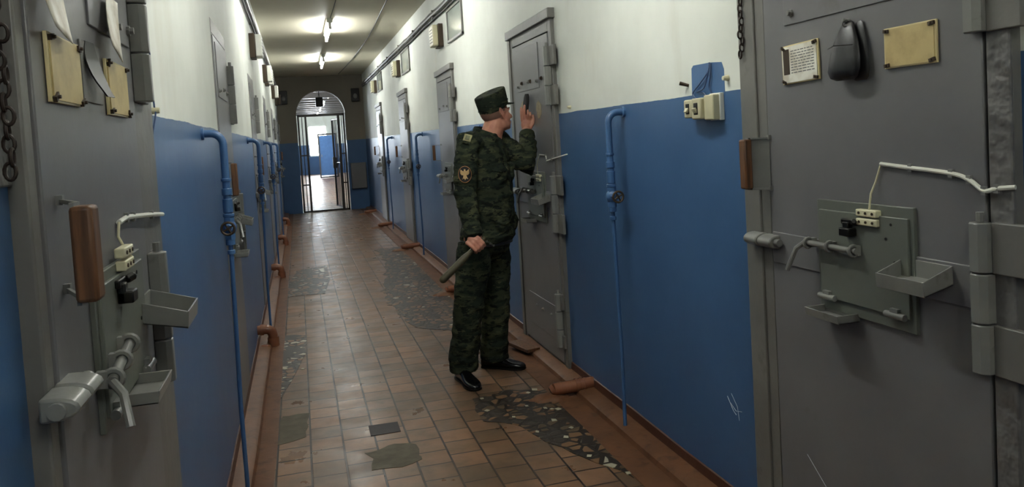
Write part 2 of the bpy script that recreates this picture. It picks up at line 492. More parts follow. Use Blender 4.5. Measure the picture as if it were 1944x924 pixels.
# jack-arch ceiling: shallow transverse vaults between joist bars, darkened to stand for shaded bands
shade_joists = MB(); m = MB(); y = YE+.25; i = 0
while y < YF-.1:
    L = 1.6; n = 8
    prof = [(y+L*k/n, HZ+.22*math.sin(PI*k/n)) for k in range(n+1)]
    poly = [(HXL, a, b) for a, b in prof]+[(HXL, y+L, HZ+.5), (HXL, y, HZ+.5)]
    m.prism(poly, (HXR-HXL, 0, 0)); shade_joists.box((HXL, y-.11, HZ-.10), (HXR, y+.11, HZ+.02)); y += L
struct(m.build('ceiling', M['white'])); struct(shade_joists.build('trim_4', M['gate']))

# floor edging, painted brown
def edging(side):
    m = MB()
    if side > 0: x0, x1, x2 = XR, 1.44, 1.30
    else: x0, x1, x2 = XL, -.30, -.205
    n = 60
    rr = []
    for i in range(n+1):
        y = .3+(YE-.3)*i/n
        wv = .006*noise.noise(Vector((y*1.3, side, 0)))+.004*noise.noise(Vector((y*5, side, 3)))
        x1b = x1+wv; x2b = x2+wv*1.4; g = x1b-side*.014
        rr.append([Vector(p) for p in ((x0, y, 0), (x0, y, .042+wv), (x1b+side*.02, y, .036), (x1b, y, .024), (g+side*.006, y, .002), (g, y, .004), (x2b, y, .003), (x2b, y, -.004))])
    m.rings(rr)
    return struct(m.build('trim_1' if side > 0 else 'trim_2', M['brown']))
edging(1); edging(-1)
def skirting(side):
    x0 = XR if side > 0 else XL
    m = MB(); rr = []
    for i in range(61):
        y = .3+(YE-.3)*i/60; h = .085+.008*noise.noise(Vector((y*2.1, side, 9)))
        rr.append([Vector((x0, y, .03)), Vector((x0, y, h)), Vector((x0-side*.006, y, h-.004)), Vector((x0-side*.012, y, .03))])
    m.rings(rr)
    return struct(m.build('baseboard_right' if side > 0 else 'baseboard_left', M['redbrown']))
skirting(1); skirting(-1)

# repaired patches in the tile floor
SHARDS = [(.919, 4.331), (.901, 4.125), (1.009, 3.971), (1.193, 3.838), (1.192, 4.313), (1.242, 4.351), (1.205, 4.03), (1.234, 3.999), (1.265, 3.984), (1.064, 3.722), (1.176, 3.599), (1.241, 3.705), (1.199, 3.342), (1.29, 3.107), (1.121, 4.105),
          (-.195, 5.06), (-.19, 5.29), (-.185, 5.5), (-.08, 6.04), (-.074, 5.73), (-.072, 5.45), (-.125, 5.9), (-.16, 5.65), (-.1, 6.2)]
def patch(name, poly, mat, z=.0025, jag=.02, sub=5):
    pts = []
    for i in range(len(poly)):
        a = Vector(poly[i]+(0,)); b = Vector(poly[(i+1) % len(poly)]+(0,))
        for k in range(sub):
            p = a.lerp(b, k/sub); nn = noise.noise(p*9)
            pts.append((p.x+jag*nn, p.y+jag*2*noise.noise(p*9+Vector((5, 5, 5))), 0))
    m = MB(); m.prism(pts, (0, 0, z))
    o = m.build(name, mat, floor); o['kind'] = 'structure'; return o
patch('mosaic_patch', [(.84, 4.0), (1.0, 3.85), (1.08, 3.55), (1.2, 3.28), (1.3, 3.05), (1.315, 4.35), (1.1, 4.42), (.86, 4.36)], M['mosaic'])
patch('mosaic_patch', [(.80, 6.3), (1.3, 5.6), (1.31, 11.2), (.98, 11.2), (.95, 9.6), (.74, 8.0), (.72, 7.2)], M['mosaic'], jag=.09, sub=12)
patch('mosaic_patch', [(-.25, 4.85), (-.2, 4.85), (-.06, 5.75), (-.03, 6.45), (-.2, 6.5), (-.24, 5.7)], M['mosaic2'])
patch('mosaic_patch', [(-.2, 8.2), (.16, 8.15), (.25, 9.0), (.25, 10.1), (-.12, 9.9), (-.2, 9.0)], M['mosaic2'])
patch('dark_tile', [(.259, 4.018), (.412, 4.02), (.414, 4.168), (.258, 4.17)], M['darktile'], jag=.002)
patch('cement_smear', [(.24, 3.62), (.45, 3.60), (.47, 3.80), (.36, 3.86), (.22, 3.80)], M['cement'], z=.0015, jag=.03)
patch('cement_smear', [(-.2, 4.1), (-.07, 4.15), (-.05, 4.5), (-.19, 4.55)], M['cement'], z=.0015, jag=.03)

m = MB(); rs = random.Random(3)
for x_, y_ in SHARDS:
    a0 = rs.uniform(0, 3); n_ = 4; r_ = rs.uniform(.010, .018)
    m.prism([(x_+r_*math.cos(a0+2*PI*k/n_)*rs.uniform(.8, 1.3), y_+r_*1.3*math.sin(a0+2*PI*k/n_)*rs.uniform(.8, 1.2), 0) for k in range(n_)], (0, 0, .004))
o = m.build('pale_shard', M['shard'], floor, each=True)
for o in bpy.data.objects:
    if o.name.startswith('pale_shard'): o['kind'] = 'structure'

# ------------------------------------------------------------------ cell doors
def bolt_head(m, u, n, z, r=.011):
    m.tube([(u, n, z), (u, n+.006, z)], r*1.5, 8); m.tube([(u, n+.005, z), (u, n+.014, z)], r, 6)

def hinge(root, u0, u1, uf, z0, z1, flanges, n=.03):
    """u0..u1 barrel on the leaf edge, flanges reach to uf on the frame."""
    m = MB(); k = 3; uc = (u0+u1)/2; r = (u1-u0)/2
    for i in range(k):
        a = z0+(z1-z0)*i/k+.0015; b = z0+(z1-z0)*(i+1)/k-.0015
        prof = [(u0, n-.004), (u0, n+.022), (uc-r*.5, n+.036), (uc+r*.5, n+.036), (u1, n+.022), (u1, n-.004)]
        m.prism([(u, v, a) for u, v in prof], (0, 0, b-a))
    h = m.build('hinge', M['hard'], root, bevel=.003)
    m = MB()
    for a, b in flanges: m.box((uf, n-.01, a), (u0 if uf < u0 else u1, n+.01, b))
    m.build('hinge_plate', M['frame'], h, bevel=.003)
    m = MB(); m.tube([(uc, n+.015, z1), (uc, n+.015, z1+.022)], .009, 8); m.build('hinge_pin', M['hard'], h)
    return h

def hasp_box(root, u0, u1, z, r=.02, n0=.03):
    m = MB()
    prof = []
    for i in range(9):
        a = PI*i/8; prof.append((n0+.012+math.sin(a)*.036, z+math.cos(a)*r*1.3))
    prof = [(n0-.004, z+r*1.3)]+prof+[(n0-.004, z-r*1.3)]
    mid = (u0+u1)/2
    for a, b in ((u0, mid-.005), (mid+.005, u1)):
        m.prism([(a, v, w) for v, w in prof], (b-a, 0, 0))
    o = m.build('lock_housing', M['hard'], root, bevel=.004)
    m = MB(); m.tube([(u0-.02, n0+.02, z), (u1+.008, n0+.02, z)], .012, 12); m.build('lock_bolt', M['hard'], o)
    return o

def bolt_rod(root, u0, u1, z, droop, n0=.045, drop2=.09):
    m = MB(); nn = n0+.022
    m.tube([(u0, nn, z), (u1, nn, z-droop)], .009, 10)
    o = m.build('sliding_bolt', M['hard'], root)
    m = MB(); m.tube([(u1, nn, z-droop), (u1+(u1-u0)*.08, nn+.018, z-droop-.02), (u1+(u1-u0)*.22, nn+.03, z-droop-drop2)], .0075, 8)
    m.build('bolt_handle', M['hard'], o)
    m = MB()
    for t in (.06, .5, .93):
        u = u0+(u1-u0)*t; zz = z-droop*t
        m.torus((u, nn, zz), (1, 0, 0), .014, .0055, 14, 6); m.box((u-.008, n0-.004, zz-.014), (u+.008, nn-.008, zz+.014))
    m.build('bolt_staple', M['hard'], o)
    return o

def tray(root, name, u0, u1, z, depth, h, n0, mat, slope=.0, t=.004):
    """open metal tray fixed to the leaf; front lip shallower than the back."""
    m = MB()
    zb = z; zt = z+h
    m.prism([(u0, n0, zb), (u0, n0+depth, zb-slope), (u0, n0+depth, zb-slope+t), (u0, n0, zb+t)], (u1-u0, 0, 0))
    m.prism([(u0, n0+depth-t, zb-slope), (u0, n0+depth, zb-slope), (u0, n0+depth+.004, zt-slope), (u0, n0+depth+.004-t, zt-slope)], (u1-u0, 0, 0))
    for u in (u0, u1-t):
        m.prism([(u, n0, zb), (u, n0+depth, zb-slope), (u, n0+depth, zt-slope), (u, n0, zt+slope*.4)], (t, 0, 0))
    m.box((u0, n0-.002, zb), (u1, n0+t*.5, zt+slope*.4))
    return m.build(name, mat, root, bevel=.0012)

def cell_door(n, side, yc, hw=.425, f_near=.09, f_far=.17, ztop=2.20, detail=2, sp=None, sink=0, lintel=True):
    """side +1: in the right wall, -1: in the left wall. local x = along wall (hinge at -x), y = out of the wall, z = up"""
    rz = PI/2 if side > 0 else -PI/2
    root = empty('door_%d' % n, (XR+sink if side > 0 else XL-sink, yc, 0), rz); struct(root)
    g = .007; zl = ztop-.085; zb = .06
    m = MB()
    a, b = -hw-f_near, hw+f_far
    m.box((a, -.004, 0.02), (-hw-g, .026, ztop)); m.box((hw+g, -.004, .02), (b, .026, ztop))
    m.box((-hw-g, -.004, zl+g), (hw+g, .026, ztop)); m.box((-hw-g, -.004, .02), (hw+g, .02, zb-g))
    m.build('door_frame', M['frame'] if detail < 2 else M['frame'], root, bevel=.004)
    # lintel angle, a little crooked
    m = MB(); R_ = Matrix.Rotation(.012, 3, 'Y')
    if lintel: m.box((a-.02, -.004, ztop-.012), (b+.01, .045, ztop+.05), R_); m.build('lintel', M['frame'], root, bevel=.006)
    m = MB(); m.box((-hw-g, -.006, zb-g), (hw+g, .002, zl+g)); m.build('gap_shade_sheet', M['gap'], root)  # near-black sheet that paints the shade in the gap round the leaf
    m = MB(); m.box((-hw, .001, zb), (hw, .03, zl)); leaf = m.build('door_leaf', M['grey'], root, bevel=.003)
    # second jamb strip on the lock side
    if f_far > .09:
        m = MB(); m.box((hw+.058, .022, .03), (b-.004, .034, ztop-.02)); m.build('jamb_strip', M['frame'], root, bevel=.004)
    s = dict(plate=(-.20, .31, 1.795), bolts=((.27, 1.83), (.03, 1.85), (-.16, 1.84)), flap=(.03, 1.755, .15),
             band=(1.028, 1.130), hatch=(-.20, .155, .962, 1.226), hframe=(-.215, .17, .925, 1.255),
             shelf=(-.33, -.17, 1.075), tray=(.005, .155, .912), rod=(-.03, .20, 1.122, .0), housing=(.375, .53, 1.098), hr=.017,
             wood=(.482, 1.27, 1.44), hin=(-.446, -.398, -.535), hz=(.885, 1.24), hz2=(1.67, 2.03), bands=True, su=1)
    if sp: s.update(sp)
    # upper riveted plate
    u0, u1, z0 = s['plate']
    m = MB(); m.box((u0, .028, z0), (u1, .034, zl-.03)); pl = m.build('riveted_plate', M['grey'], root, bevel=.002)
    m = MB()
    for u, z in s['bolts']: bolt_head(m, u, .034, z, .008)
    m.build('rivet', M['hard'], pl)
    # horizontal band
    if s['bands']:
        m = MB(); m.box((-hw+.02, .028, s['band'][0]), (hw-.01, .035, s['band'][1])); m.build('cross_band', M['grey'], root, bevel=.002)
    # food hatch
    a0, a1, c0, c1 = s['hframe']
    m = MB(); m.box((a0, .029, c0), (a1, .040, c1)); m.build('hatch_frame', M['hatch'], root, bevel=.002)
    a0, a1, c0, c1 = s['hatch']
    m = MB(); m.box((a0, .039, c0), (a1, .047, c1)); hl = m.build('food_hatch', M['hatch'], root, bevel=.002)
    m = MB()
    for u in (a0+.045, a1-.035):
        m.tube([(u-.035, .054, c0+.004), (u+.035, .054, c0+.004)], .009, 10); m.box((u-.012, .045, c0-.006), (u+.016, .058, c0+.022))
    m.build('hatch_hinge', M['hard'], hl)
    if detail:
        m = MB(); uu = (a0+a1)/2
        for du, dz in ((.05, -.12), (-.1, -.06), (-.13, -.12), (-.12, -.02)): m.tube([(uu+du, .046, c1+dz), (uu+du, .0485, c1+dz)], .004, 8)
        m.build('rivet', M['gap'], hl)
        u = s.get('latch', ((a0*.35+a1*.65)-.01, c1-.03))
        m = MB(); m.box((u[0]-.03, .046, u[1]-.035), (u[0]+.012, .075, u[1]-.012)); m.box((u[0]-.012, .046, u[1]-.035), (u[0]+.012, .062, u[1]+.004))
        m.box((u[0]-.04, .046, u[1]-.004), (u[0]+.026, .056, u[1]+.012))
        m.tube([(u[0]-.03, .056, u[1]+.004), (u[0]-.046, .068, u[1]+.01)], .008, 8)
        m.build('hatch_latch', M['blackmetal'], hl, bevel=.003)
    sh = s['shelf']; tray(root, 'drop_shelf', sh[0], sh[1], sh[2], s.get('sdepth', .085), .038, .036, M['hard'], slope=s.get('sslope', .022))
    t = s['tray']; tray(root, 'catch_tray', t[0], t[1], t[2], .07, .024, .036, M['hard'], slope=0)
    bolt_rod(root, *s['rod'])
    hasp_box(root, s['housing'][0], s['housing'][1], s['housing'][2], s.get('hr', .02))
    # wooden door pull on two bent straps
    uw, w0, w1 = s['wood']; nd = s.get('ndepth', .085); so = s.get('strap', .14)
    m = MB()
    for z in (w0, w1): m.box((uw-so, .03, z-.003), (uw-so+.012, .04, z+.012)); m.prism([(uw-so, .034, z), (uw-so+.01, .034, z), (uw-.004, nd, z), (uw-.018, nd, z)], (0, 0, .006)); m.box((uw-.02, nd-.006, z), (uw+.012, nd, z+.006))
    if s.get('sheet'): m.prism([(uw-so+.006, .034, w0), (uw-so+.010, .034, w0), (uw-.004, nd-.004, w0), (uw-.008, nd-.004, w0)], (0, 0, w1-w0))
    st = m.build('pull_strap', M['hard'], root)
    m = MB(); wk = s.get('wk', .018); m.box((uw-wk, nd-.006, w0+.004), (uw+wk, nd+.024, w1+.001)); m.build('pull_grip', M['wood'], st, bevel=.006)
    hz0, hz1 = s['hz']; d = (hz1-hz0)/3
    hinge(root, s['hin'][0], s['hin'][1], s['hin'][2], hz0, hz1, ((hz0, hz0+d), (hz1-d, hz1)))
    hz0, hz1 = s['hz2']; d = (hz1-hz0)/3
    hinge(root, s['hin'][0], s['hin'][1], s['hin'][2], hz0, hz1, ((hz0, hz0+d), (hz1-d, hz1)))
    return root

near_right = cell_door(1, 1, 1.865, f_near=.072, f_far=.157, sp=dict(sheet=True, strap=.055, wood=(.464, 1.27, 1.44)))
m = MB()                                  # rough repaired plaster strip on the hinge side of the near right door
m.box((-.497, .02, .02), (-.436, .031, 2.19))
o = m.build('plaster_strip', M['rough'], near_right, bevel=.004); o['label'] = 'rough lumpy grey plaster strip on the hinge side'
near_left = cell_door(2, -1, 1.64, hw=.365, f_near=.25, f_far=.045, sp=dict(
    plate=(-.34, .02, 1.752), bolts=((-.20, 1.78), (-.03, 1.82), (-.33, 1.79)), band=(1.07, 1.15), bands=False,
    hframe=(-.23, .17, 1.025, 1.30), hatch=(-.21, .16, 1.05, 1.28), latch=(.03, 1.262),
    shelf=(-.33, -.17, 1.145), sdepth=.10, tray=(-.09, .06, 1.035), rod=(.06, .22, 1.16, .03, .045, .07), housing=(.315, .455, 1.16), hr=.013,
    wood=(.437, 1.30, 1.437), ndepth=.09, wk=.021, hin=(-.43, -.385, -.5), hz=(.95, 1.27), hz2=(1.63, 1.98)))
man_door = cell_door(3, 1, 4.98, hw=.40, f_near=.06, f_far=.12)
k = 4
for y in (8.1, 11.5, 15.0): cell_door(k, 1, y, hw=.38, f_near=.05, f_far=.08, detail=1); k += 1
for y in (4.72, 7.85, 10.95, 14.1, 17.1): cell_door(k, -1, y, hw=.38, f_near=.03, f_far=.03, detail=1, sink=.024, lintel=False); k += 1
# lower hinge and plate of the guard's door
hinge(man_door, -.405, -.365, -.44, .16, .50, ((.16, .24), (.40, .50)))
m = MB(); m.box((-.34, .028, .18), (.30, .034, .40)); pl = m.build('kick_plate', M['grey'], man_door, bevel=.002)
m = MB()
for u in (-.2, -.02, .12): bolt_head(m, u, .033, .33, .007)
m.build('rivet', M['hard'], pl)
m = MB()
for u in (-.26, -.02, .18): bolt_head(m, u, .033, 1.85, .009)
m.build('rivet', M['rustnail'], man_door)

# ------------------------------------------------------------------ things fixed to or hanging on the doors
def on_door(side):                        # wall frame -> world : returns function (Y, n, z) -> Vector
    return (lambda Y, n, z: Vector((XR-n, Y, z))) if side > 0 else (lambda Y, n, z: Vector((XL+n, Y, z)))

def card(name, side, y0, y1, z0, z1, mat, label, cat, tilt=0, n=.031, lines=0, strip=False, backing=True):
    """pinned notice: backing slab, card and nails. local x = along wall, z up."""
    P = on_door(side); yc = (y0+y1)/2; w = abs(y1-y0)/2; h = z1-z0
    root = empty(name, P(yc, n, z0), PI/2 if side > 0 else -PI/2, label=label, cat=cat)
    root.rotation_euler.y = tilt
    m = MB(); m.box((-w, 0, 0), (w, .006, h)); m.build('backing', M['acryl'], root, bevel=.001)
    m = MB(); m.box((-w+.006, .006, .004), (w-.006, .0085, h-.004)); sheet = m.build('sheet', mat, root)
    m = MB()
    for u, z in ((-w+.012, .008), (w-.012, .008), (-w+.012, h-.008), (w-.012, h-.008)):
        m.box((u-.009, .006, z-.0045), (u+.009, .012, z+.0045), Matrix.Rotation(random.uniform(-.6, .6), 3, 'Y')); m.tube([(u, .008, z), (u, .016, z)], .003, 6)
    m.build('nail', M['rustnail'], root)
    if lines:
        m = MB()
        for i in range(lines):
            zz = h-.022-i*(h-.045)/lines
            u = w-.05
            while u > -w+.02:
                l = random.uniform(.008, .022); m.box((u, .0085, zz), (max(u-l, -w+.016), .0089, zz+.0028)); u -= l+.004
        m.build('typed_text', M['ink'], sheet)
    if strip:
        m = MB(); m.box((w-.042, .0085, .03), (w-.012, .0095, h-.012)); m.build('photo_strip', M['rustnail'], sheet)
    return root
card('notice_card', 1, 2.005, 2.185, 1.612, 1.733, M['paper'], 'small typed white notice on right grey door, left of black peephole flap', 'notice', tilt=.03, lines=9, strip=True)
card('notice_card', 1, 1.562, 1.737, 1.617, 1.722, M['yellow'], 'yellowed blank card on right grey door, right of black peephole flap', 'notice', tilt=.0)
card('notice_card', -1, 1.335, 1.515, 1.592, 1.70, M['yellow'], 'larger yellowed card on left grey door, left of its dark peephole flap', 'notice')
card('notice_card', -1, 1.715, 1.90, 1.588, 1.70, M['yellow'], 'narrow yellowed card on left grey door beside the hinge, right of dark peephole flap', 'notice')

def curled(name, pts_yz, label, side=-1, bulge=.018):
    P = on_door(side); m = MB(); n = 8
    (a, b, c, d) = pts_yz                   # top-left, top-right, bottom-right, bottom-left (Y,z)
    rows = []
    for i in range(n+1):
        t = i/n; row = []
        for j in range(5):
            s_ = j/4
            y = (a[0]*(1-s_)+b[0]*s_)*(1-t)+(d[0]*(1-s_)+c[0]*s_)*t; z = (a[1]*(1-s_)+b[1]*s_)*(1-t)+(d[1]*(1-s_)+c[1]*s_)*t
            row.append(P(y, .042+bulge*(t**1.7)*(1-.5*s_), z))
        rows.append(row)
    for off in (0,):
        g = [[m.bm.verts.new(p) for p in r] for r in rows]
        for i in range(n):
            for j in range(4): m.bm.faces.new((g[i][j], g[i][j+1], g[i+1][j+1], g[i+1][j]))
    o = m.build(name, M['paper']); sd = o.modifiers.new('thickness', 'SOLIDIFY'); sd.thickness = .0015
    return tag(o, label, 'paper')
curled('curled_sheet', ((1.29, 1.80), (1.41, 1.80), (1.42, 1.69), (1.30, 1.70)), 'white sheet curling off left grey door, left one, above larger yellowed card')
curled('curled_sheet', ((1.74, 1.83), (1.84, 1.83), (1.80, 1.70), (1.67, 1.72)), 'pointed white sheet curling off left grey door, right one, nearest the hinge')

# peephole covers
def leather_flap(door, u, z, s=1.0):
    P = lambda a, b, c: (u+a*s, b, z+c*s)
    m = MB(); rr = []
    prof = [(.155, .010, .006), (.150, .022, .012), (.130, .034, .020), (.095, .050, .027), (.055, .061, .032), (.02, .066, .032), (.0, .055, .026), (-.008, .035, .016)]
    for zz, w, d in prof:
        rr.append([P(w*math.cos(2*PI*k/20)-.004*math.sin(zz*20), .036+d*.5+d*.55*math.sin(2*PI*k/20)+(.155-zz)*.08, zz) for k in range(20)])
    m.rings([[Vector(p) for p in r] for r in rr])
    o = m.build('peephole_cover', M['black'], door); o['label'] = 'black leather peephole flap'
    m = MB()
    for dx in (-.004,): m.tube([P(.052, .07, .085), P(.0, .092, .088), P(-.05, .07, .085)], .0016, 6)
    m.build('seam', M['blackmetal'], o)
    m = MB(); m.tube([P(.004, .034, .158), P(.004, .056, .158)], .006*s, 8); m.torus(P(.0, .05, .15), (1, 0, .2), .010*s, .002, 12, 6); m.build('hanging_nail', M['hard'], o)
    m = MB(); rr = []
    for zz, w, d in prof: rr.append([P(-.018+w*.62*math.cos(2*PI*k/16)-.02, .032+d*.28+d*.2*math.sin(2*PI*k/16), zz-.004) for k in range(16)])
    m.rings([[Vector(p) for p in r] for r in rr]); m.build('inner_flap', M['black'], o)
    return o
leather_flap(near_right, .002, 1.608)
# left door: bent dark metal flap on a small plate
m = MB(); m.box((-.04, .03, 1.605), (.10, .034, 1.715)); m.build('peephole_plate', M['frame'], near_left, bevel=.001)
m = MB(); g = []
for i in range(9):
    t = i/8; zc_ = 1.716-.1*t; nn = .036+.024*t*t; w = .02+.022*math.sin(PI*min(1, t*1.1))**.8*(1 if t < .8 else .7)
    g.append([Vector((.045-w-.03*t*t, nn, zc_)), Vector((.045+w-.03*t*t, nn-.004, zc_)), Vector((.045+w-.03*t*t, nn-.001, zc_)), Vector((.045-w-.03*t*t, nn+.003, zc_))])
m.rings(g); o = m.build('peephole_cover', M['blackmetal'], near_left); o['label'] = 'bent dark metal peephole flap'
# guard's door: dark flap pulled aside and a worn light patch round the peephole
def blob(u, z, ru, rz_, name='worn_patch'):
    m = MB(); m.prism([(u+ru*math.cos(2*PI*k_/36)*(1+.35*noise.noise(Vector((k_*.45, u*9, 1)))), .03, z+rz_*math.sin(2*PI*k_/36)*(1+.3*noise.noise(Vector((k_*.5, u*7, 4))))) for k_ in range(36)], (0, .0012, 0))
    return m.build(name, M['worn'], man_door)
blob(-.155, 1.655, .055, .055); blob(.20, 1.665, .06, .06)
m = MB(); rr = []
for zz, w in ((1.77, .012), (1.75, .03), (1.71, .036), (1.67, .034), (1.64, .026), (1.625, .012)):
    rr.append([Vector((.03+.3*(1.77-zz)*.2+1.7*w*math.cos(2*PI*k_/14), .05+.012*math.sin(2*PI*k_/14)+(1.77-zz)*.12, zz)) for k_ in range(14)])
m.rings(rr); o = m.build('peephole_cover', M['gap'], man_door); o['label'] = 'black peephole flap held open by the guard'

m = MB(); m.box((XL, .9, 1.47), (XL+.008, 1.228, 2.2)); o = struct(m.build('plaster_patch', M['rough'], wall_left, bevel=.003))
# upright hanging chains beside the near doors
def chain(side, y, ztop, nl, label, n=.05, s=1.0):
    P = on_door(side); m = MB(); z = ztop
    for i in range(nl):
        ax = (0, 1, 0) if i % 2 == (0 if side < 0 else 1) else (1, 0, 0)
        c = P(y+.004*math.sin(i*1.7)+(ztop-z)*.02, n+.003*math.cos(i*2.1), z-.016*s)
        m.torus(c, ax, .0085*s, .0034*s, 14, 7, stretch=((0, 0, 1), 1.65)); z -= .0225*s
    o = m.build('chain', M['rust']); return tag(o, label, 'chain')
chain(-1, 1.15, 1.90, 23, 'dark rusty chain hanging down the lock side of left grey door', s=.8, n=.03)
chain(1, 2.405, 2.02, 13, 'dark chain hanging on the lock-side frame of right grey door', n=.042, s=1.0)

# alarm wires with a contact sensor on each door
def alarm_wire(side, pts, sensor, label, thick=.0055, thin=.0028, split=3):
    P = on_door(side); root = empty('alarm_wire', P(pts[0][0], .03, pts[0][1]), 0, label=label, cat='wire')
    inv = Vector(root.location)
    w = [P(y, n, z)-inv for y, z, n in pts]
    m = MB(); m.tube(w[:split], thin, 8); m.build('bare_lead', M['cream'], root)
    m = MB(); m.tube(w[split-1:split+1]+catmull(w[split:])[1:], thick, 8)
    m.build('sleeved_cable', M['white'], root)
    m = MB()
    for i in range(split, len(pts)-1):
        m.box(w[i]-Vector((.004, .006, .010)), w[i]+Vector((.004, .006, .010)))
    m.build('cable_clip', M['hard'], root)
    y, z = sensor; c = P(y, .048, z)-inv
    m = MB()
    for dz in (-.0125, .0125): m.box(c+Vector((-.010, -.04, dz-.010)), c+Vector((.010, .04, dz+.010)))
    b = m.build('contact_sensor', M['cream'], root, bevel=.003)
    m = MB()
    sx = -1 if side > 0 else 1
    for dy in (-.026, 0, .026):
        for dz in (-.0125, .0125): m.tube([c+Vector((sx*.008, dy, dz)), c+Vector((sx*.012, dy, dz))], .004, 8)
    m.build('terminal_screw', M['rustnail'], b)
    return root
alarm_wire(1, [(1.80, 1.235, .05), (1.79, 1.285, .05), (1.786, 1.318, .036), (1.765, 1.366, .036), (1.66, 1.358, .036), (1.53, 1.348, .037), (1.475, 1.335, .04), (1.43, 1.312, .045), (1.40, 1.318, .042), (1.362, 1.322, .03)],
           (1.805, 1.218), 'white alarm wire with cream contact sensor bent across right grey door above its hatch', split=4)
alarm_wire(-1, [(1.74, 1.297, .05), (1.705, 1.32, .045), (1.70, 1.345, .036), (1.715, 1.372, .036), (1.79, 1.376, .036), (1.86, 1.372, .036), (2.05, 1.360, .04), (2.25, 1.345, .032)],
           (1.68, 1.305), 'white alarm wire with cream contact sensor on left grey door above its hatch', split=4)
alarm_wire(1, [(4.86, 1.24, .05), (4.885, 1.30, .045), (4.88, 1.34, .036), (4.85, 1.365, .036), (4.72, 1.36, .036), (4.70, 1.33, .036), (4.60, 1.34, .036), (4.38, 1.37, .01)],
           (4.85, 1.215), 'thin white alarm wire with small sensor on the door the guard looks into', split=3, thick=.004)

# ------------------------------------------------------------------ wall pipes with valves
def wall_pipe(side, y, label, top=1.583, wheel=True):
    P = on_door(side); root = empty('water_pipe', P(y, 0, 0), 0, label=label, cat='pipe', group=None)
    o0 = Vector(root.location); nn = .085; r1, r2 = .0165, .0098
    L = lambda n, z, dy=0: P(y+dy, n, z)-o0
    m = MB()
    sx = -1 if side > 0 else 1
    el = [Vector((sx*(nn-.05+.05*math.sin(a*PI/12)), 0, top-.05+.05*math.cos(a*PI/12))) for a in range(7)]
    m.tube([L(-.005, top)]+el+[L(nn, 1.22)], r1, 14)
    m.build('upper_pipe', M['blue'], root)
    m = MB(); m.tube([L(nn, 1.12), L(nn-.004, .8), L(nn-.01, .4), L(nn-.008, .03)], r2, 12); m.build('lower_pipe', M['blue'], root)
    m = MB()
    m.tube([L(-.002, top), L(.012, top)], .026, 14)
    for z0, z1, r in ((1.375, 1.388, .021), (1.315, 1.345, .0215), (1.24, 1.30, .021), (1.222, 1.236, .024), (1.10, 1.125, .020), (1.06, 1.078, .0165)):
        m.tube([L(nn, z0), L(nn, z1)], r, 12)
    m.build('coupling', M['blue'], root, bevel=.002)
    m = MB(); m.ell(L(nn, 1.175), ((.030, 0, 0), (0, .030, 0), (0, 0, .036)), 16, 10); m.tube([L(nn, 1.125), L(nn, 1.225)], .0225, 6)
    m.tube([L(nn, 1.178), L(nn, 1.178, -.062)], [.019, .014], 8); v = m.build('valve', M['blue'], root)
    m = MB(); c = L(nn, 1.178, -.078); m.torus(c, (0, 1, 0), .026, .0055, 18, 7); m.tube([L(nn, 1.178, -.06), L(nn, 1.178, -.084)], .007, 8)
    for a in range(4):
        d = Vector((math.cos(a*PI/2+.5), 0, math.sin(a*PI/2+.5)))*.026; m.tube([c, c+d], .004, 6)
    m.build('handwheel', M['rustnail'], v)
    return root
wall_pipe(1, 3.54, 'blue valved water pipe on right wall between the two nearest grey doors')
for y, lb in ((6.66, 'blue water pipe on right wall just beyond the guard'), (9.95, 'third blue water pipe along right wall, between second and third doors beyond the guard'), (13.3, 'farthest blue water pipe on right wall, near the end arch')):
    wall_pipe(1, y, lb)
for y, lb in ((3.56, 'tall blue water pipe on left wall, nearest the camera, beside left grey door'), (6.66, 'second blue water pipe on left wall, ending at a big terracotta elbow'), (9.75, 'third blue water pipe on left wall'), (12.85, 'fourth blue water pipe on left wall, small in the distance')):
    wall_pipe(-1, y, lb)

# terracotta-painted pipe stubs coming out at floor level
def stub_right(y, label, ln=.24, tilt=0):
    root = empty('floor_pipe', (XR, y, 0), 0, label=label, cat='pipe')
    m = MB(); m.tube([(.0, 0, .055), (-ln*.35, 0, .053), (-ln, 0, .048)], [.036, .036, .035], 16); m.tube([(-ln, 0, .048), (-ln-.02, 0, .04)], [.036, .026], 16)
    m.build('pipe_stub', M['terra'], root)
    m = MB()
    for x in (-.05, -.075, -.1): m.tube([(x, 0, .053), (x-.012, 0, .053)], .040, 16)
    m.build('coupling', M['terra'], root)
    m = MB(); rr = []
    for z, s in ((0, 1), (.012, .9), (.024, .6), (.03, .2)): rr.append([Vector((-ln-.03+.11*s*math.cos(2*PI*k_/18)*(1+.15*math.sin(k_*2.3)), .075*s*math.sin(2*PI*k_/18)*(1+.2*math.cos(k_*1.7)), z)) for k_ in range(18)])
    m.rings(rr); m.build('cement_mound', M['brown'], root)
    return root
stub_right(4.17, 'glossy terracotta floor pipe stub at right wall, nearest the camera')
for y, lb in ((7.42, 'terracotta floor pipe stub behind the guard, at the right wall'), (10.8, 'third terracotta floor pipe stub along right wall'), (14.0, 'fourth terracotta floor pipe stub along right wall'), (17.0, 'farthest terracotta floor pipe stub at right wall, by the arch')): stub_right(y, lb)
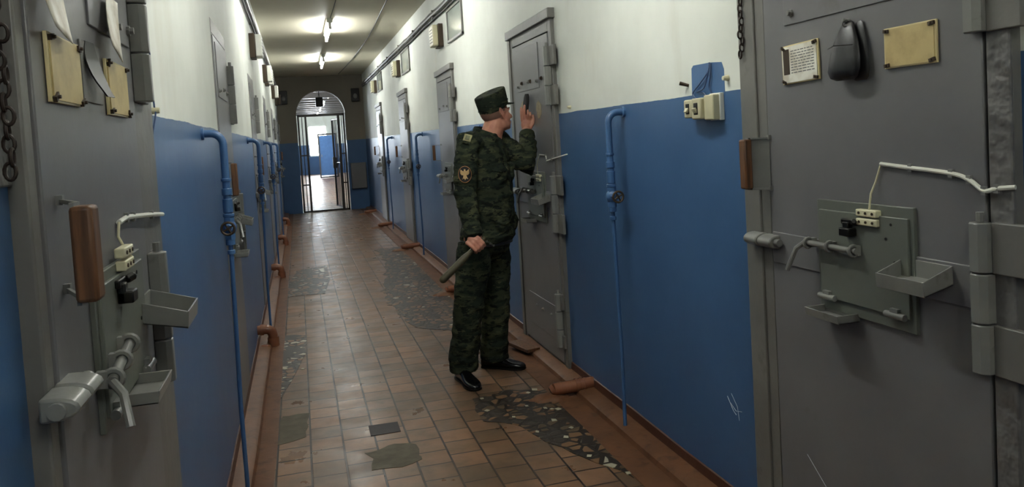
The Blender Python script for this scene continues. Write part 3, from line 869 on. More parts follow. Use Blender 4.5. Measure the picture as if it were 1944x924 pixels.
def elbow_left(y, label):
    root = empty('floor_elbow', (XL, y, 0), 0, label=label, cat='pipe')
    m = MB(); m.tube([(0, 0, .135), (.06, 0, .135)]+[(.06+.05*math.sin(a), 0, .085+.05*math.cos(a)) for a in (.3, .7, 1.1, 1.57)]+[(.11, 0, 0)], .036, 16); m.build('pipe_elbow', M['terra'], root)
    m = MB(); m.tube([(.11, 0, .0), (.11, 0, .07)], .043, 16); m.tube([(.02, 0, .135), (.045, 0, .135)], .042, 16); m.build('coupling', M['terra'], root)
    m = MB(); rr = []
    for z, s in ((0, 1), (.02, .9), (.04, .5)): rr.append([Vector((.05+.05*s*math.cos(2*PI*k_/14), -.11+.05*s*math.sin(2*PI*k_/14)*(1+.2*math.sin(k_*2)), z)) for k_ in range(14)])
    m.rings(rr); m.build('cement_mound', M['terra'], root)
for y, lb in ((6.2, 'large terracotta elbow pipe at left wall floor, nearest the camera'), (9.45, 'second terracotta elbow pipe at left wall floor'), (12.6, 'third terracotta elbow pipe along left wall floor'), (15.8, 'farthest terracotta elbow pipe at left wall floor')): elbow_left(y, lb)

# loose wedge of wood by the guard's door
m = MB(); m.box((1.36, 5.02, .028), (1.46, 5.30, .052), Matrix.Rotation(.25, 3, 'Z'))
tag(m.build('wood_offcut', M['wood'], bevel=.003), 'flat wooden offcut on the brown edging at the foot of the guard\'s door', 'offcut')

# ------------------------------------------------------------------ switches on the blue patch
m = MB(); pp = [(2.60, 1.60), (2.60, 1.70)]+[(2.615, 1.728)]+[(2.70, 1.735), (2.83, 1.736), (2.845, 1.725), (2.85, 1.60)]
m.prism([(XR, a, b) for a, b in pp], (-.0012, 0, 0)); o = m.build('paint_patch', M['blue'], wall_right); o['kind'] = 'structure'
def switch_box(y0, y1, z0, z1, n, label, key):
    root = empty('light_switch', (XR, (y0+y1)/2, z0), 0, label=label, cat='switch'); h = z1-z0; w = (y1-y0)/2
    m = MB(); m.box((0, -w, 0), (-n, w, h)); m.build('casing', M['ivory'], root, bevel=.007, seg=3)
    m = MB(); m.box((-n+.002, -w*.42, h*.22), (-n-.002, w*.42, h*.78)); k_ = m.build('key_slot', M['blackmetal'], root, bevel=.002)
    m = MB(); m.box((-n, -w*.34, h*.3), (-n-.010, w*.34, h*.55), Matrix.Rotation(.5*key, 3, 'Y')); m.build('rocker', M['ivory'], k_, bevel=.002)
    return root
switch_box(2.765, 2.83, 1.527, 1.600, .052, 'small ivory surface switch on right blue wall, left of the pair', 1)
switch_box(2.685, 2.758, 1.52, 1.602, .058, 'ivory surface switch on right blue wall, middle between small one and deep box', -1)
root = empty('switch_casing', (XR, 2.65, 1.515), 0, label='deeper ivory electrical box on right blue wall at the right end of the switch row', cat='box')
m = MB(); m.box((0, -.035, 0), (-.045, .032, .095)); m.build('casing', M['ivory'], root, bevel=.005); m = MB(); m.box((0, -.042, -.003), (-.018, .036, .1)); m.build('back_plate', M['white'], root, bevel=.003)
def wire(name, pts, r, mat, label, cat='wire'):
    o0 = Vector(pts[0]); m = MB()
    P = [Vector(p) for p in pts]
    # smooth with Catmull-Rom
    out = []
    for i in range(len(P)-1):
        a = P[max(i-1, 0)]; b = P[i]; c = P[i+1]; d = P[min(i+2, len(P)-1)]
        for k_ in range(6):
            t = k_/6; out.append(.5*((2*b)+(-a+c)*t+(2*a-5*b+4*c-d)*t*t+(-a+3*b-3*c+d)*t**3))
    out.append(P[-1])
    m.tube([p-o0 for p in out], r, 8); return tag(m.build(name, mat, loc=o0), label, cat)
x = XR-.008
wire('switch_wire', [(XR-.003, 2.70, 1.735), (x, 2.705, 1.70), (x, 2.77, 1.66), (x, 2.83, 1.625), (x, 2.80, 1.60)], .0028, M['bluecable'], 'blue-painted wire looping left over the switches, outermost loop')
wire('switch_wire', [(XR-.003, 2.698, 1.73), (x-.004, 2.70, 1.69), (x-.006, 2.73, 1.64), (x, 2.80, 1.628), (x, 2.745, 1.622), (x, 2.72, 1.598)], .0028, M['bluecable'], 'blue-painted wire hanging to the middle switch, inner loop')
wire('switch_wire', [(XR-.003, 2.69, 1.73), (x, 2.69, 1.68), (x, 2.70, 1.64), (x, 2.67, 1.60)], .0028, M['bluecable'], 'straighter blue-painted wire dropping to the deep electrical box')
m = MB(); m.tube([(0, 0, 0), (-.03, .02, .012)], [.006, .008], 8); tag(m.build('wall_peg', M['rustnail'], loc=(XR, 2.875, 1.66)), 'short stub peg in right wall left of the blue patch', 'peg')
m = MB(); m.tube([(0, 0, 0), (-.022, 0, .0)], [.012, .008], 8); tag(m.build('wall_peg', M['cream'], loc=(XR, 2.575, 1.665)), 'cream wall plug in right wall right of the blue patch', 'peg')
m = MB(); m.tube([(0, 0, 0), (-.02, 0, .0)], [.011, .008], 8); tag(m.build('wall_peg', M['cream'], loc=(XR, 4.30, 1.645)), 'cream wall plug just above blue paint beside the guard\'s door', 'peg')
wire('bell_wire', [(XL+.004, 2.43, 1.90), (XL+.006, 2.42, 1.66), (XL+.01, 2.41, 1.62), (XL+.006, 2.36, 1.56), (XL+.005, 2.30, 1.48), (XL+.005, 2.29, 1.38), (XL+.02, 2.25, 1.345)], .0024, M['bluecable'], 'thin wire running down left wall beside the near left door')
m = MB(); m.tube([(0, 0, 0), (.02, 0, .0)], [.010, .008], 8); tag(m.build('wall_peg', M['cream'], loc=(XL, 2.42, 1.63)), 'cream wall plug holding thin wire on left wall', 'peg')

# ------------------------------------------------------------------ conduits, boxes, transoms along the walls
def conduit(side, z, label):
    P = on_door(side); y0, y1 = 0, YE-.3; o0 = P(y0, 0, z); root = empty('conduit', o0, 0, label=label, cat='conduit')
    def sag(zz, n, r, mt, nm, amp):
        m = MB(); m.tube([P(y0+(y1-y0)*i/60, n, zz+amp*noise.noise(Vector((i*.5, zz*3, side))))-o0 for i in range(61)], r, 8); m.build(nm, mt, root)
    sag(z, .03, .022, M['frame'], 'steel_tube', .012)
    sag(z-.045, .02, .012, M['darkcable'], 'cable', .014)
    sag(z+.045, .015, .008, M['darkcable'], 'cable', .018)
    m = MB()
    for i in range(12):
        p = P(1+i*1.5, .022, z)-o0; m.box(p-Vector((.02, .012, .05)), p+Vector((.02, .012, .05)))
    m.build('bracket', M['frame'], root)
conduit(1, 2.86, 'grey conduit and cables running along right wall under the ceiling')
conduit(-1, 2.84, 'grey conduit and cables running along left wall under the ceiling')

def speaker_box(side, y, z, label, w=.24, h=.24, d=.11, mat='ivory'):
    P = on_door(side); root = empty('wall_box', P(y, 0, z), PI/2 if side > 0 else -PI/2, label=label, cat='box')
    m = MB(); m.box((-w/2, 0, 0), (w/2, d*.45, h)); m.build('back_box', M['rustnail'], root, bevel=.004)
    m = MB(); m.box((-w/2+.01, d*.45, .01), (w/2-.01, d, h-.01)); c = m.build('cover', M[mat], root, bevel=.012, seg=3)
    m = MB()
    for i in range(5): m.box((-w/2+.04, d, .05+i*.032), (w/2-.04, d+.002, .058+i*.032))
    m.build('grille_slot', M['rustnail'], c)
    return root
for y, lb in ((8.22, 'cream wall box high on right wall above the first door beyond the guard'), (11.75, 'second cream wall box high on right wall'), (15.3, 'farthest cream wall box on right wall')):
    speaker_box(1, y, 2.47, lb)
for y, lb, w in ((8.3, 'cream wall box high on left wall, nearest the camera', .26), (11.3, 'cream wall box second along left wall', .2), (11.85, 'cream wall box just beyond the second one on left wall', .24), (14.9, 'cream wall box fourth along left wall', .24), (17.3, 'dark wall box farthest along left wall, near the end wall', .22)):
    speaker_box(-1, y, 2.42, lb, w=w, d=.12, mat='white' if y < 17 else 'rustnail')
def transom(n, y0, y1, z0, z1):
    root = empty('window_%d' % n, (XR, (y0+y1)/2, z0), PI/2); struct(root); w = (y1-y0)/2; h = z1-z0; t = .025
    m = MB()
    for a, b in (((-w, 0, 0), (w, .02, t)), ((-w, 0, h-t), (w, .02, h)), ((-w, 0, 0), (-w+t, .02, h)), ((w-t, 0, 0), (w, .02, h))): m.box(a, b)
    m.build('window_frame', M['frame'], root, bevel=.003)
    m = MB(); m.box((-w+t, .002, t), (w-t, .008, h-t)); m.build('pane', M['glass'], root)
for i, (a, b) in enumerate(((3.75, 4.45), (7.08, 7.8), (10.6, 11.4), (14.2, 14.95))): transom(6+i, a, b, 2.46, 2.79)

# dark electric meters by the end wall
for xx, zz, lb in ((1.36, 2.50, 'dark round-faced box at the right end of the corridor above the arch side'), (-.24, 2.50, 'small dark box in the left far corner of the corridor')):
    root = empty('signal_lamp', (xx, YE-.002, zz), 0, label=lb, cat='box')
    m = MB(); m.box((-.09, 0, 0), (.09, -.10, .30)); m.build('casing', M['blackmetal'], root, bevel=.01)
    m = MB(); m.ell((0, -.10, .12), ((.045, 0, 0), (0, .03, 0), (0, 0, .06)), 14, 8); m.build('lens', M['hard'], root)
root = empty('wall_cabinet', (1.31, YE-.002, .48), 0, label='pale grey cabinet low on the end wall to the right of the arch', cat='cabinet')
m = MB(); m.box((-.16, 0, 0), (.19, -.08, .6)); m.build('cabinet_body', M['frame'], root, bevel=.006); m = MB(); m.box((-.15, -.08, .01), (.18, -.09, .59)); d = m.build('door', M['grey'], root, bevel=.004)
m = MB(); m.box((-.13, -.09, .28), (-.115, -.105, .34)); m.build('handle', M['hard'], d)

# ------------------------------------------------------------------ ceiling lamps
def tube_lamp(x, y, zc, L, label, group, mat):
    root = empty('tube_lamp', (x, y, zc), 0, label=label, cat='lamp')
    if group: root['group'] = group
    m = MB(); m.prism([(-.04, -L/2, 0), (.04, -L/2, 0), (.034, -L/2, -.06), (-.034, -L/2, -.06)], (0, L, 0)); m.build('housing', M['white'], root, bevel=.003)
    m = MB()
    for s_ in (-1, 1): m.box((-.018, s_*(L/2-.012), -.06), (.018, s_*(L/2+.004), -.14))
    m.build('lamp_holder', M['white'], root)
    m = MB(); m.tube([(0, -L/2+.015, -.122), (0, L/2-.015, -.122)], .014, 10); m.build('tube', mat, root)
    return root
for y, lb in ((-1.0, 'lit tube lamp on the ceiling behind the camera'), (2.9, 'lit tube lamp overhead between the two near doors'), (6.9, 'lit tube lamp overhead just beyond the guard'), (10.85, 'nearer of two glowing tube lamps seen on corridor ceiling'), (14.75, 'farther of two glowing tube lamps seen on corridor ceiling')):
    tube_lamp(.50 if y < 12 else .54, y, ZC, 1.24, lb, None, M['tube'])
for i, y in enumerate((21.5, 26.5, 31.5, 36.5, 41.5)):  # extra lamps added to brighten the hall
    tube_lamp(1.1, y, HZ-.05, 1.24, 'added tube lamp under the vaulted ceiling of the hall beyond the arch', 'added tube lamps in the hall beyond the arch', M['addedtube'])
zc = ZC-.004
wire('ceiling_cable', [(1.06, 6.0, zc), (1.09, 9.0, zc), (1.14, 11.5, zc), (1.14, 13, zc), (1.10, 15.4, zc), (1.0, 18.2, zc)], .007, M['darkcable'], 'dark cable running along the ceiling right of the tube lamps', 'cable')
wire('ceiling_cable', [(.50, 7.6, zc), (.52, 8.9, zc), (.51, 10.2, zc)], .005, M['darkcable'], 'thin dark cable leading to the nearer visible tube lamp', 'cable')

# ------------------------------------------------------------------ lattice gate in the arch
GY = YE+.12
gate = empty('lattice_gate', (AX, GY, 0), 0, label='dark barred steel gate standing open in the arched opening at the corridor end', cat='gate')
def bars(m, lst, r=.009):
    for a, b in lst: m.tube([a, b], r, 6)
m = MB(); g = AX
for a, b in (((-.53, -.02, 0), (-.49, .02, 2.24)), ((.49, -.02, 0), (.53, .02, 2.24)), ((-.53, -.02, 2.2), (.53, .02, 2.25)), ((-.37, -.025, 0), (-.325, .025, 2.2)), ((.36, -.025, 0), (.42, .025, 2.2)), ((-.53, -.02, 0.0), (.53, .02, .035)), ((-.53, -.015, .62), (-.33, .015, .65)), ((.38, -.015, .62), (.53, .015, .65)), ((-.53, -.015, 1.3), (-.33, .015, 1.33)), ((.38, -.015, 1.3), (.53, .015, 1.33))): m.box(a, b)
m.build('gate_frame', M['gate'], gate)
for s_ in (-.43, .46):
    m = MB(); bars(m, [((s_, 0, .03), (s_, 0, 2.2))]); m.build('bar', M['gate'], gate)
for i in range(5):                       # fan of bars above the rail
    pass
# open leaf swung into the hall, hinged at the right post
A = Vector((.385, .03, 0)); ang = math.radians(80); dvec = Vector((-math.cos(ang), math.sin(ang), 0))
m = MB()
def lbar(s0, z0, s1, z1, r): m.tube([A+dvec*s0+Vector((0, 0, z0)), A+dvec*s1+Vector((0, 0, z1))], r, 8)
lbar(0, .05, 0, 2.15, .02); lbar(.66, .05, .66, 2.15, .02); lbar(0, .06, .66, .06, .018); lbar(0, 2.13, .66, 2.13, .018); lbar(0, 1.1, .66, 1.1, .015)
lf = m.build('gate_leaf', M['gate'], gate)
m = MB()
for i in range(1, 6): lbar(.11*i, .05, .11*i, 2.13, .007)
m.build('bar', M['gate'], lf)
m = MB(); c = A+dvec*.6+Vector((0, 0, 1.1)); m.box(c-Vector((.05, .09, .13)), c+Vector((.05, .09, .13))); m.build('lock_case', M['gate'], lf, bevel=.006)
# blue partition door standing in the hall and a bench-like step
root = empty('hall_partition', (1.37, 38.6, 0), 0, label='pale blue door panel standing in the bright hall beyond the gate', cat='panel')
m = MB(); m.box((-.37, -.03, .12), (.4, .03, 2.02)); m.build('panel', M['blue'], root, bevel=.01)
m = MB(); m.box((-.42, -.04, 0), (-.36, .04, 2.1)); m.box((.4, -.04, 0), (.46, .04, 2.1)); m.box((-.42, -.04, 2.04), (.46, .04, 2.12)); m.box((-.42, -.04, 0), (.46, .04, .06)); m.build('panel_frame', M['gate'], root)
m = MB(); m.box((-.3, -.04, 1.0), (-.27, -.06, 1.12)); m.build('handle', M['hard'], root)

root = empty('hanging_lantern', (.60, 20.35, HZ-.10), 0, label='small dark box lantern hanging just behind the top of the arch', cat='lamp')
m = MB(); m.box((-.012, -.012, -.45), (.012, .012, .01)); m.build('rod', M['gate'], root); m = MB(); m.box((-.09, -.08, -.70), (.09, .08, -.45)); m.build('case', M['blackmetal'], root, bevel=.02)
m = MB(); m.box((HXL, 24.0, 2.95), (HXR, 24.16, 3.12)); struct(m.build('trim_3', M['gate']))

# scuffs and scratches
m = MB()
for pts in ([(2.66, .42), (2.62, .40), (2.58, .41)], [(2.65, .46), (2.61, .42), (2.60, .37)], [(2.68, .44), (2.64, .395), (2.62, .385)]):
    m.tube([(XR-.0004, a, b) for a, b in pts], .0011, 5)
o = m.build('scratch', M['scratch'], wall_right); o['kind'] = 'structure'
m = MB(); m.tube([(.28, .0303, .42), (.19, .0303, .35)], .0009, 5); m.build('scratch', M['scratch'], near_right)

# ------------------------------------------------------------------ the guard
V = Vector
def nrm(v): return V(v).normalized()
def loft(m, secs, seg=20):
    """secs: (centre, right axis vector, forward axis vector) -> elliptical section; ends rounded by tiny sections"""
    m.rings([[V(c)+V(a)*math.cos(2*PI*k/seg)+V(b)*math.sin(2*PI*k/seg) for k in range(seg)] for c, a, b in secs])
def limb(m, pts, rs, seg=16, round_ends=True):
    pts = [V(p) for p in pts]; P = []; Rr = []
    d0 = (pts[0]-pts[1]).normalized(); d1 = (pts[-1]-pts[-2]).normalized()
    if round_ends:
        for t in (.98, .8, .45): P.append(pts[0]+d0*rs[0]*t); Rr.append(rs[0]*math.sqrt(1-t*t)+1e-4)
    P += pts; Rr += list(rs)
    if round_ends:
        for t in (.45, .8, .98): P.append(pts[-1]+d1*rs[-1]*t); Rr.append(rs[-1]*math.sqrt(1-t*t)+1e-4)
    m.tube(P, Rr, seg)
def fuse(m, name, mat, parent, voxel, smooth=3, fn=None, fac=.5):
    """union all lofts of m into one continuous skin, optionally displaced by fn(co, normal)"""
    o = m.build('tmp', mat)
    rm = o.modifiers.new('r', 'REMESH'); rm.mode = 'VOXEL'; rm.voxel_size = voxel; rm.use_smooth_shade = True
    if smooth:
        sm = o.modifiers.new('s', 'SMOOTH'); sm.factor = fac; sm.iterations = smooth
    dg = bpy.context.evaluated_depsgraph_get()
    me = bpy.data.meshes.new_from_object(o.evaluated_get(dg))
    bpy.data.objects.remove(o)
    me.name = name
    if fn:
        ns = [v.normal.copy() for v in me.vertices]
        for v, n_ in zip(me.vertices, ns): v.co = fn(v.co.copy(), n_)
    for p in me.polygons: p.use_smooth = True
    me.materials.clear(); me.materials.append(mat)
    r = bpy.data.objects.new(name, me); COL.objects.link(r)
    if parent: r.parent = parent
    return r

# joints (metres, in the corridor)
Fd = V((math.cos(math.radians(-38)), math.sin(math.radians(-38)), 0))     # chest direction
Ld = V((-Fd.y, Fd.x, 0))                                                  # towards his left
Z = V((0, 0, 1))
HIP = V((1.095, 4.78, .90)); CH = V((1.12, 4.765, 1.30))
RSH = V((.985, 4.605, 1.475)); LSH = V((1.265, 4.925, 1.465))
REL = V((.945, 4.565, 1.17)); RWR = V((.957, 4.475, .935))
LEL = V((1.425, 4.775, 1.285)); LWR = V((1.455, 4.93, 1.505))
RHIP = V((1.015, 4.70, .88)); LHIP = V((1.155, 4.86, .88))
RKN = V((.945, 4.665, .50)); LKN = V((1.155, 4.86, .49))
RAN = V((.885, 4.735, .10)); LAN = V((1.115, 4.905, .10))
NECK = V((1.165, 4.79, 1.47)); HEAD = V((1.222, 4.80, 1.635))
hy = math.radians(22); hp = math.radians(-9)
Hf = V((math.cos(hy)*math.cos(hp), math.sin(hy)*math.cos(hp), -math.sin(hp))); Hl = V((-math.sin(hy), math.cos(hy), 0)); Hu = Hf.cross(Hl)
def H(f, l, u): return HEAD+Hf*f+Hl*l+Hu*u

body = MB()
# skull, face, neck
body.ell(H(-.012, 0, .030), (Hf*.094, Hl*.074, Hu*.088), 24, 16)
body.ell(H(.030, 0, -.020), (Hf*.062, Hl*.062, Hu*.085), 20, 14)
body.ell(H(.028, 0, -.066), (Hf*.060, Hl*.059, Hu*.044), 20, 12)      # jaw
body.ell(H(.074, 0, -.090), (Hf*.018, Hl*.020, Hu*.017), 14, 10)      # chin
body.ell(H(.074, 0, .022), (Hf*.018, Hl*.050, Hu*.014), 14, 10)       # brow
for s_ in (-1, 1):
    body.ell(H(.060, s_*.034, -.022), (Hf*.026, Hl*.022, Hu*.026), 14, 10)   # cheeks
    body.ell(H(-.002, s_*.050, -.060), (Hf*.042, Hl*.016, Hu*.032), 14, 10)  # jaw angle
limb(body, [H(.084, 0, .012), H(.100, 0, -.012), H(.111, 0, -.030)], [.008, .010, .0125], 12)
for s_ in (-1, 1): body.ell(H(.100, s_*.011, -.034), (Hf*.010, Hl*.008, Hu*.007), 10, 8)
body.ell(H(.091, 0, -.058), (Hf*.011, Hl*.022, Hu*.0055), 14, 8); body.ell(H(.089, 0, -.069), (Hf*.011, Hl*.020, Hu*.006), 14, 8)
for s_ in (-1, 1):                                                      # ears
    c = H(-.014, s_*.078, .014); tl = (Hf*-.25+Hu).normalized(); bk = (Hf*-1+Hl*s_*.55).normalized(); oo = Hl*s_
    for i in range(11):
        a0 = -.5+i*.42; a1 = a0+.42
        if i < 10: limb(body, [c+bk*.017*math.cos(a0)+tl*.030*math.sin(a0)+oo*.006, c+bk*.017*math.cos(a1)+tl*.030*math.sin(a1)+oo*.006], [.0052, .0052], 8)
    body.ell(c+oo*-.002, (bk*.016, oo*.005, tl*.027), 12, 8)
    body.ell(c-tl*.030+oo*.003, (bk*.008, oo*.005, tl*.010), 10, 6)
limb(body, [NECK-Z*.03, V((1.185, 4.795, 1.52)), H(-.022, 0, -.05)], [.072, .069, .066], 18)
# trunk and limbs
loft(body, [(HIP-Z*.10, Ld*.10, Fd*.06), (HIP-Z*.04, Ld*.155, Fd*.095), (HIP+Z*.06, Ld*.15, Fd*.10), (V((1.11, 4.77, 1.12)), Ld*.145, Fd*.10), (CH, Ld*.165, Fd*.11), (CH+Z*.12, Ld*.165, Fd*.095), (CH+Z*.18, Ld*.10, Fd*.06), (CH+Z*.2, Ld*.03, Fd*.03)])
limb(body, [RSH, REL, RWR], [.05, .04, .03]); limb(body, [LSH, LEL, LWR], [.05, .04, .03])
limb(body, [RHIP, RKN, RAN], [.075, .052, .04]); limb(body, [LHIP, LKN, LAN], [.075, .052, .04])
for an, toe in ((RAN, V((.925, 4.55, .03))), (LAN, V((1.27, 4.80, .03)))): limb(body, [an-Z*.02, an-Z*.045, an.lerp(toe, .5)*1.0-Z*.01], [.032, .028, .016])
# right hand closed on the baton
Bd = nrm(V((.725, 4.42, .690))-V((.972, 4.455, .885)))                  # from the fist to the far tip of the baton
HC = V((.972, 4.455, .868))
up = nrm(RWR-HC); up = nrm(up-Bd*up.dot(Bd)); ou = up.cross(Bd); ou = ou if ou.y < 0 else -ou; ou = nrm(ou)
limb(body, [RWR+V((0, .01, .03)), RWR, HC+up*.05+ou*.014], [.030, .027, .024], 14)
for i in range(4):
    s_ = -.032+.0215*i; ln = (1.0, 1.06, 1.0, .85)[i]; r = (.0098, .0102, .0098, .0088)[i]
    b = HC+Bd*s_
    k0 = b+up*.052+ou*.018; k1 = b+up*.022*ln+ou*.034; k2 = b-up*.017*ln+ou*.031; k3 = b-up*.032*ln+ou*.006; k4 = b-up*.022*ln-ou*.018
    limb(body, [k0, k1], [.0125, .0112], 10)
    limb(body, [k1, k2, k3, k4], [r*1.08, r, r*.94, r*.85], 10)
    body.ell(k1+ou*.002, (Bd*.0105, up*.010, ou*.008), 10, 8)
limb(body, [HC+up*.055-Bd*.024, HC+up*.022-Bd*.050-ou*.006, HC-up*.006-Bd*.046-ou*.022, HC-up*.018-Bd*.02-ou*.028], [.014, .0125, .0115, .0100], 10)
# left hand raised to the peephole flap
PH = V((1.462, 4.955, 1.565)); hu = nrm(V((.02, .03, 1))); hr_ = nrm(V((.965, -.24, 0))-hu*0); hn = hu.cross(hr_)      # hr_: across the palm (towards the door)
limb(body, [LWR, PH-hu*.02], [.029, .026], 14)
body.ell(PH, (hr_*.036, hn*.016, hu*.048), 16, 12)
fing = [(-.028, .0092, [(.03, 0, .035), (.036, -.0, .068), (.036, -.006, .092)], .0), (-.009, .0098, [(.0, -.006, .045), (.002, -.014, .085), (.006, -.016, .112)], .0),
        (.011, .0098, [(.0, -.010, .040), (.002, -.026, .062), (.004, -.012, .078)], .0), (.029, .0088, [(.0, -.012, .032), (.0, -.024, .048), (.004, -.010, .060)], .0)]
bases = [-.027, -.009, .010, .027]; tips = [((-.028, -.002, .050), (-.030, -.006, .085), (-.029, -.004, .112)), ((-.010, -.006, .056), (-.009, -.014, .096), (-.006, -.012, .125)),
        ((.012, -.012, .052), (.013, -.030, .070), (.014, -.022, .092)), ((.028, -.012, .044), (.030, -.028, .058), (.030, -.020, .076))]
for (b0, tp, r) in zip(bases, tips, (.0090, .0096, .0094, .0084)):
    k0 = PH+hr_*b0+hu*.030
    limb(body, [k0]+[PH+hr_*a+hn*-b_+hu*c for a, b_, c in [(t[0], -t[1], t[2]) for t in tp]], [r*1.15, r*1.08, r, r*.86], 10)
limb(body, [PH+hr_*.026-hu*.020, PH+hr_*.044+hu*.004-hn*.004, PH+hr_*.050+hu*.034-hn*.006, PH+hr_*.046+hu*.058-hn*.004], [.014, .0115, .0105, .0090], 10)
person = fuse(body, 'person', M['skin'], None, .0042, 2)
tag(person, 'man in green camouflage uniform and cap holding a baton, peering at a grey door', 'person')
for s_ in (-1, 1):
    m = MB(); m.ell(H(.069, s_*.030, .004), (Hf*.013, Hl*.014, Hu*.011), 14, 10); o = m.build('eye', M['white'], person)
    m = MB(); m.ell(H(.0795, s_*.030, .004), (Hf*.003, Hl*.006, Hu*.006), 10, 8); m.build('iris', M['blackmetal'], o)
# cropped hair, brows
def hairfn(co, n_):
    return co+n_*.0006*noise.noise(co*900)
m = MB(); m.ell(H(-.015, 0, .034), (Hf*.0955, Hl*.0765, Hu*.088), 28, 20)
bm_ = m.bm
bad = [v for v in bm_.verts if (v.co-HEAD).dot(Hu) < -.035+.9*max(0, (v.co-HEAD).dot(Hf)+.030) or (v.co-HEAD).dot(Hf) > .045]
bmesh.ops.delete(bm_, geom=bad, context='VERTS')
hair = m.build('hair', plain('cropped_brown_hair', (120, 88, 74), .9), person)
m = MB()
for s_ in (-1, 1): limb(m, [H(.088, s_*.016, .026), H(.088, s_*.032, .031), H(.078, s_*.046, .027)], [.003, .0035, .0025], 8)
m.build('eyebrow', hair.data.materials[0], person)

# jacket
def folds(scale, amp, centre=None, squash=2.6):
    def fn(co, n_):
        q_ = V((co.x*scale, co.y*scale, co.z*scale*squash))
        a = noise.noise(q_)+.5*noise.noise(q_*2.1+V((3, 1, 7)))
        r_ = 1-abs(noise.noise(q_*.8+V((9, 2, 4))))*2
        return co+n_*(amp*a+amp*.7*max(0, r_-.55))
    return fn
j = MB()
C = lambda t: HIP.lerp(CH, t)
loft(j, [(V((1.105, 4.772, .845)), Ld*.15, Fd*.12), (V((1.11, 4.772, .85)), Ld*.192, Fd*.157), (V((1.115, 4.770, .885)), Ld*.20, Fd*.170), (V((1.12, 4.768, .94)), Ld*.187, Fd*.152), (V((1.125, 4.766, 1.02)), Ld*.190, Fd*.165), (V((1.125, 4.766, 1.12)), Ld*.188, Fd*.160),
         (V((1.125, 4.766, 1.24)), Ld*.196, Fd*.155), (V((1.125, 4.768, 1.36)), Ld*.205, Fd*.142), (V((1.13, 4.775, 1.44)), Ld*.192, Fd*.118), (V((1.14, 4.78, 1.49)), Ld*.140, Fd*.092), (V((1.15, 4.785, 1.515)), Ld*.090, Fd*.076), (V((1.155, 4.788, 1.52)), Ld*.05, Fd*.05)], 28)
limb(j, [RSH+V((.03, .03, -.01)), RSH, RSH.lerp(REL, .5)+V((-.008, -.004, 0)), REL, REL.lerp(RWR, .5), RWR+V((0, .004, .02))], [.075, .074, .070, .068, .060, .052], 18)
limb(j, [LSH+V((-.03, -.03, -.01)), LSH, LSH.lerp(LEL, .5), LEL+V((-.01, .005, .01)), LEL.lerp(LWR, .5), LWR+V((0, 0, -.012))], [.078, .078, .072, .066, .056, .050], 18)
for s_, dz in ((-1, 0), (1, 0)):          # breast pockets and lower pockets, slightly proud
    for zz, ff, hh_ in ((1.27, .150, .055), (.955, .150, .05)):
        c = V((1.125, 4.766, zz))+Ld*s_*.085+Fd*(ff-.010)
        nd = nrm(Fd+Ld*s_*.42); td = nrm(Ld-Fd*s_*.42)
        j.ell(c, (td*.055, nd*.017, Z*hh_), 16, 10)
jacket = fuse(j, 'jacket', M['camo'], person, .0075, 3, folds(11, .0085, squash=2.2))
# collar
m = MB()
for w0, w1, s_ in ((.0, .0, 1),):
    rr = []
    for i in range(25):
        a = math.radians(38)+(2*PI-math.radians(76))*i/24      # open at the throat
        d = Fd*math.cos(a)+Ld*math.sin(a)
        c = V((1.158, 4.788, 1.492))
        op = min(i, 24-i)/24
        rin = .080; hgt = .045+.02*min(1, op*4)
        rr.append([c+d*rin+Z*(hgt-.02*(math.cos(a))), c+d*(rin+.006)+Z*(hgt-.018*(math.cos(a))), c+d*(rin+.034)+Z*(-.002-.035*max(0, math.cos(a))), c+d*(rin+.026)+Z*(-.010-.035*max(0, math.cos(a))), c+d*(rin-.004)+Z*-.02])
    m.rings(rr)
col = m.build('collar', M['camo'], jacket)
sd = col.modifiers.new('sub', 'SUBSURF'); sd.levels = 1; sd.render_levels = 1
# cuffs, pocket flaps, placket, drape helpers
dgj = BVHTree.FromPolygons([v.co.copy() for v in jacket.data.vertices], [tuple(p.vertices) for p in jacket.data.polygons])
def drape(name, mat, poly, c, ux, uz, off, thick, parent, sub=6, from_dir=None, bevel=0):
    """a flat shape (poly in local 2D) laid on the jacket surface around c"""
    m = MB(); bm = m.bm
    xs = [p[0] for p in poly]; zs = [p[1] for p in poly]
    vs = [bm.verts.new((p[0], p[1], 0)) for p in poly]; f = bm.faces.new(vs)
    n_ = max(2, int((max(xs)-min(xs))/.006)); k_ = max(2, int((max(zs)-min(zs))/.006))
    for i in range(1, n_):
        x_ = min(xs)+(max(xs)-min(xs))*i/n_
        bmesh.ops.bisect_plane(bm, geom=bm.verts[:]+bm.edges[:]+bm.faces[:], plane_co=(x_, 0, 0), plane_no=(1, 0, 0))
    for i in range(1, k_):
        z_ = min(zs)+(max(zs)-min(zs))*i/k_
        bmesh.ops.bisect_plane(bm, geom=bm.verts[:]+bm.edges[:]+bm.faces[:], plane_co=(0, z_, 0), plane_no=(0, 1, 0))
    nd = nrm(V(ux).cross(V(uz)))
    if from_dir is not None and nd.dot(from_dir) < 0: nd = -nd
    for v in bm.verts:
        p = c+V(ux)*v.co.x+V(uz)*v.co.y
        hit = dgj.ray_cast(p+nd*.15, -nd, .4)
        q_ = hit[0] if hit[0] else p
        v.co = q_+nd*off
    bmesh.ops.recalc_face_normals(bm, faces=bm.faces)
    me = bpy.data.meshes.new(name); bm.to_mesh(me); bm.free(); me.materials.append(mat)
    for p in me.polygons: p.use_smooth = True
    o = bpy.data.objects.new(name, me); COL.objects.link(o); o.parent = parent
    s2 = o.modifiers.new('thickness', 'SOLIDIFY'); s2.thickness = thick; s2.offset = 0
    return o
VR = nrm(V((.965, -.24, 0)))               # across, as the sleeve faces the corridor
VN = nrm(V((-.24, -.965, 0)))
